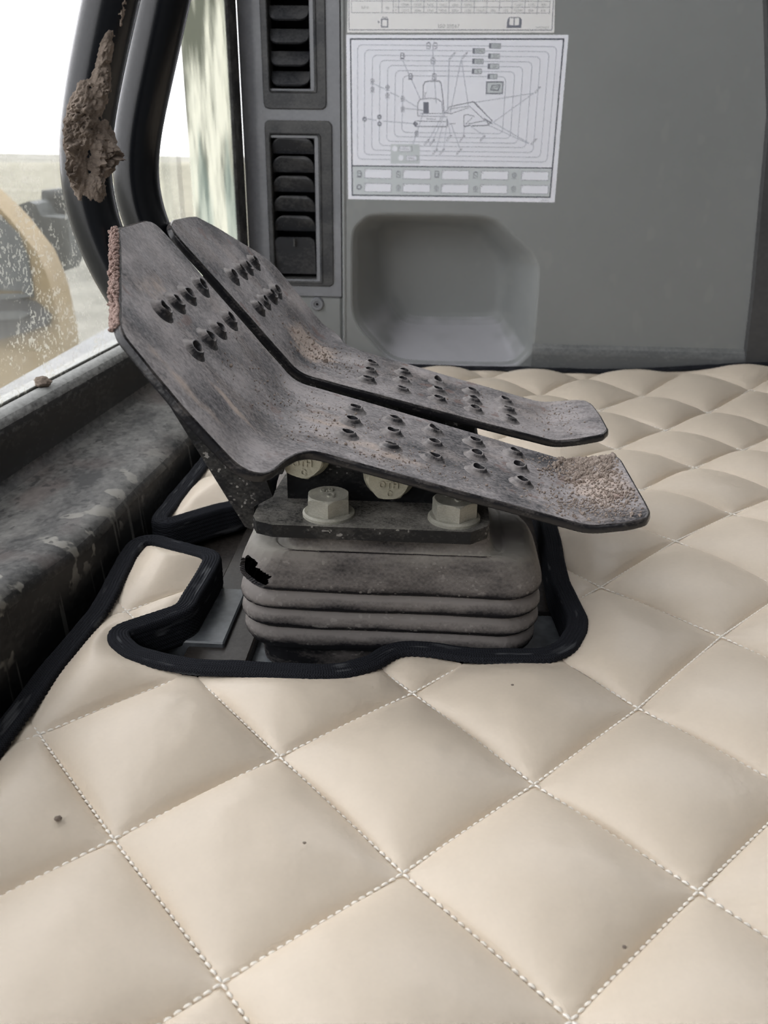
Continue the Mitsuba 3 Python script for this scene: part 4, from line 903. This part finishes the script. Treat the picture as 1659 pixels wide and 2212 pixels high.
def drop(u, v, s=1.0):  return [circ(u, v, 2.4 * s, 0.55), line([(u - 1.0 * s, v + 0.6 * s), (u, v - 1.2 * s), (u + 1.0 * s, v + 0.6 * s), (u - 1.0 * s, v + 0.6 * s)], 0.4), line([(u - 2.4 * s, v + 3.2 * s), (u + 2.4 * s, v + 3.2 * s)], 0.5)]
def gear(u, v, s=1.0):
    g = [circ(u, v, 2.3 * s, 0.8)]
    for k in range(12):
        a = k * math.pi / 6; g.append(line([(u + 2.1 * s * math.cos(a), v + 2.1 * s * math.sin(a)), (u + 3.0 * s * math.cos(a), v + 3.0 * s * math.sin(a))], 0.7))
    return g
G = SIGN
add('service_chart__sheet', flat([Polygon(G['sheet'])], 0.0, 0.00030), 'paper_white', False)
fr = G['frame']; FRP = Polygon(fr)
dark = [FRP.buffer(0.6, join_style='mitre').difference(FRP.buffer(-0.6, join_style='mitre')), line(G['div'], 1.1)]
pan = Polygon(G['panel']); cells = [sbox(*c[0], *c[1]) for c in G['cells']]
add('service_chart__grey_band', flat([pan.difference(shapely.union_all(cells))] + [Polygon(G['box'])], 0.0003, 0.00038), 'print_panel', False)
light = [ringline(u0, v0, u1, v1, 4.2, 0.62) for u0, v0, u1, v1 in G['rings']]
light += [line(p, w * 0.8) for w, p in G['light']]
add('service_chart__ring_lines', flat([shapely.union_all(light)], 0.0003, 0.00036), 'print_light', False)
mid = [line(p, w * 0.9) for w, p in G['dark']] + [Polygon(G['engine'])]
add('service_chart__excavator_drawing', flat([shapely.union_all(mid)], 0.0003, 0.00042), 'print_mid', False); mid = []
for u, v in G['guns']:
    a = LineString([(u - 1.7, v + 2.0), (u + 1.7, v - 2.0)]); e = a.buffer(0.75); mid += [e.difference(a.buffer(0.38)), line([(u + 1.5, v - 2.0), (u + 3.0, v - 2.6)], 0.7)]
add('service_chart__grease_gun_icons', flat([shapely.union_all(mid)], 0.0003, 0.00043), 'print_mid', False); mid = []
for u, v in G['pump']: mid += pump(u, v, 0.8)
for u, v in G['filter']: mid += can(u, v, 0.85)
for u, v in G['oil']: mid += drop(u, v, 0.8)
for u, v in G['gear']: mid += gear(u, v, 0.75)
b0 = G['boxw']
add('service_chart__fluid_icons', flat([shapely.union_all(mid)], 0.0003, 0.00044), 'print_mid', False); mid = []
mid += [ringline(*b0[0], *b0[2], 0.2, 0.35), ringline(*b0[4], *b0[6], 0.2, 0.35)]
mid += [c.buffer(0.25).difference(c.buffer(-0.15)) for c in cells]
for k, (u, v) in enumerate(G['icons']): mid += (pump, can, pump, can, drop, gear, drop, drop, drop, drop)[k](u, v, 0.95)
tags_ = []
for u0, v0, u1, v1, s in G['tags']: tags_ += [sbox(u0, v0, u1, v1).difference(sbox(u0 + 2.2, v0 + 0.6, u1 - 0.5, v1 - 0.6))]
mp = G['manual']; tags_ += [Polygon(mp).buffer(0.2).difference(Polygon(mp).buffer(-0.9))]
cu, cv = (mp[0][0] + mp[2][0]) / 2, (mp[0][1] + mp[2][1]) / 2
tags_ += [Polygon([(cu - 4.5, cv + 2.2), (cu - 2.5, cv - 2.4), (cu + 5.5, cv - 3.0), (cu + 4.0, cv + 2.6)]).difference(Polygon([(cu - 3.2, cv + 1.2), (cu - 1.7, cv - 1.6), (cu + 4.2, cv - 2.1), (cu + 3.0, cv + 1.5)])), line([(cu - 2.0, cv + 0.3), (cu + 3.5, cv - 1.0)], 0.6)]
add('service_chart__tag_outlines', flat([shapely.union_all(tags_)], 0.0003, 0.00044), 'print_mid', False)
add('service_chart__field_outlines', flat([shapely.union_all(mid)], 0.0003, 0.00045), 'print_mid', False)
add('service_chart__manual_icon', flat([Polygon(mp).buffer(-0.9)], 0.0003, 0.00036), 'print_panel', False)
add('service_chart__tag_fill', flat([sbox(u0 + 2.2, v0 + 0.6, u1 - 0.5, v1 - 0.6) for u0, v0, u1, v1, s in G['tags']], 0.0003, 0.00036), 'print_panel', False)
white = [circ(u, v, 2.6) for u, v in G['drops']] + [sbox(*b0[0], b0[2][0] - 2.0, b0[2][1]), sbox(*b0[4], b0[6][0] - 2.0, b0[6][1])]
add('service_chart__fields', flat(white, 0.00038, 0.00041), 'paper_white', False)
add('service_chart__frame', flat(dark, 0.0003, 0.00044), 'print_dark', False)
tx = [(s, 2.1, (u0 + u1) / 2 + 1.0, (v0 + v1) / 2) for u0, v0, u1, v1, s in G['tags']]
tx += [('12000', 2.0, (b0[0][0] + b0[2][0]) / 2 - 1, (b0[0][1] + b0[2][1]) / 2), ('6000', 2.0, (b0[4][0] + b0[6][0]) / 2 - 1, (b0[4][1] + b0[6][1]) / 2), ('6014001', 1.3, 196.0, 142.0)]
for c in G['cells']: tx.append(('h', 1.6, c[0][0] + 1.2, c[0][1] + 1.4))
add('service_chart__lettering', words(tx, 0.00042), 'print_dark', False)
tag('service_chart', 'large white service chart sticker with an excavator drawing and nested rings', 'sticker')
# the load table above, cut by the top of the picture
us = G['up_sheet']
add('load_table__sheet', flat([Polygon(us)], 0.0, 0.00030), 'paper_warm', False)
lm = []
for k in range(5):
    v = -16.7 - 4.6 * k * 1.0; lm.append(line([(5.0 if k % 2 == 0 else 43.2, v), (185.5, v - 0.8)], 0.45))
cols = G['up_cols']
for k, c in enumerate(cols): lm.append(line([(c, -16.7), (c - 0.3, -69.0)], 0.45))
fr2 = G['up_frame']; lm += [line([(2.6, -69), (2.6, -2.9), (189.0, -4.1), (184.9 + 1.8, -69)], 0.7)]
add('load_table__rules', flat([shapely.union_all(lm)], 0.0003, 0.00038), 'print_mid', False)
ba = G['up_batt']; bx = Polygon(ba)
ic = [bx.difference(bx.buffer(-1.1)), line([(33.2, -13.0), (34.6, -13.4)], 0.7), line([(36.4, -13.4), (38.0, -13.0)], 0.7), line([(35.0, -13.6), (36.2, -12.4)], 0.6), circ(*G['up_dot'][0], 0.9)]
bk = Polygon(G['up_book']); page = [Polygon([(149.8, -13.6), (153.6, -13.4), (153.6, -7.6), (149.8, -8.0)]), Polygon([(154.6, -13.4), (158.6, -13.6), (158.6, -8.0), (154.6, -7.6)])]
ic += [bk.difference(shapely.union_all(page))]
add('load_table__clipboard_icon', flat(ic[:-1], 0.0003, 0.00040), 'print_mid', False)
add('load_table__book_icon', flat(ic[-1:], 0.0003, 0.00040), 'print_mid', False)
rows = [('*2980 *2980 2400 *1630 1080 *1190 - - - *1420 1170 860'.split(), -23.2, -24.0), ('*3770 3380 2300 *2140 1030 1120 *1410 800 710 *1200 880 660'.split(), -18.7, -19.5), ('*2850 *2850 2350 *1910 1060 1180 *1400 820 740 *1330 990 700'.split(), -27.9, -28.6)]
tx = []
cc = cols[3:]
for r_, v0, v1 in rows:
    for k, s in enumerate(r_):
        if s != '-': tx.append((s, 1.75, (cc[k] + cc[k + 1]) / 2, v0 + (v1 - v0) * k / 11))
tx += [('0.0 m', 2.0, 17.5, -20.9), ('kg', 2.0, 38.0, -21.0), ('F', 1.6, 45.8, -18.6), ('T', 1.6, 45.8, -23.2), ('ISO 10567', 2.7, 94.5, -6.6), ('6014 594002', 1.3, 180.0, -6.2)]
add('load_table__lettering', words(tx, 0.0003), 'print_dark', False)
tag('load_table', 'white load table sticker with rows of numbers above the service chart', 'sticker')

# ------------------------------------------------------------------ crumbs of dirt
add('dirt_clod', blob(np.array([-0.2665 + 0.0747 * (0.535 - 0.48) + 0.001, 0.535, 0.0712]), 0.0046, 41, 3, 0.4, (1.2, 1.3, 0.75)), 'mud', 40)
tag('dirt_clod', 'small brown clod of dirt lying at the foot of the dirty window', 'dirt')
add('dirt_speck', blob(np.array([-0.1226, 0.2118, 0.0078]), 0.0011, 17, 2, 0.4, (1.2, 1, 0.7)), 'mud', 40)
tag('dirt_speck', 'dark speck of dirt on the nearest cream quilt panel at far left', 'dirt')
SPECKS = ['tiny speck of dirt on the quilt panel bordering the front right of the boot cutout', 'tiny speck of dirt in the middle of a near quilt panel, left of centre', 'tiny speck of dirt on the quilt panel at the lower right of the mat']
for k, (x, y, r) in enumerate(((0.0408, 0.2970, 0.0006), (-0.0354, 0.2038, 0.0005), (0.0627, 0.1717, 0.0006))):
    o = add('dirt_speck', blob(np.array([x, y, 0.0112]), r, 60 + k, 1, 0.4, (1.2, 1, 0.7)), 'mud', 40)
    tag(o, SPECKS[k], 'dirt', 'tiny specks on the near mat')
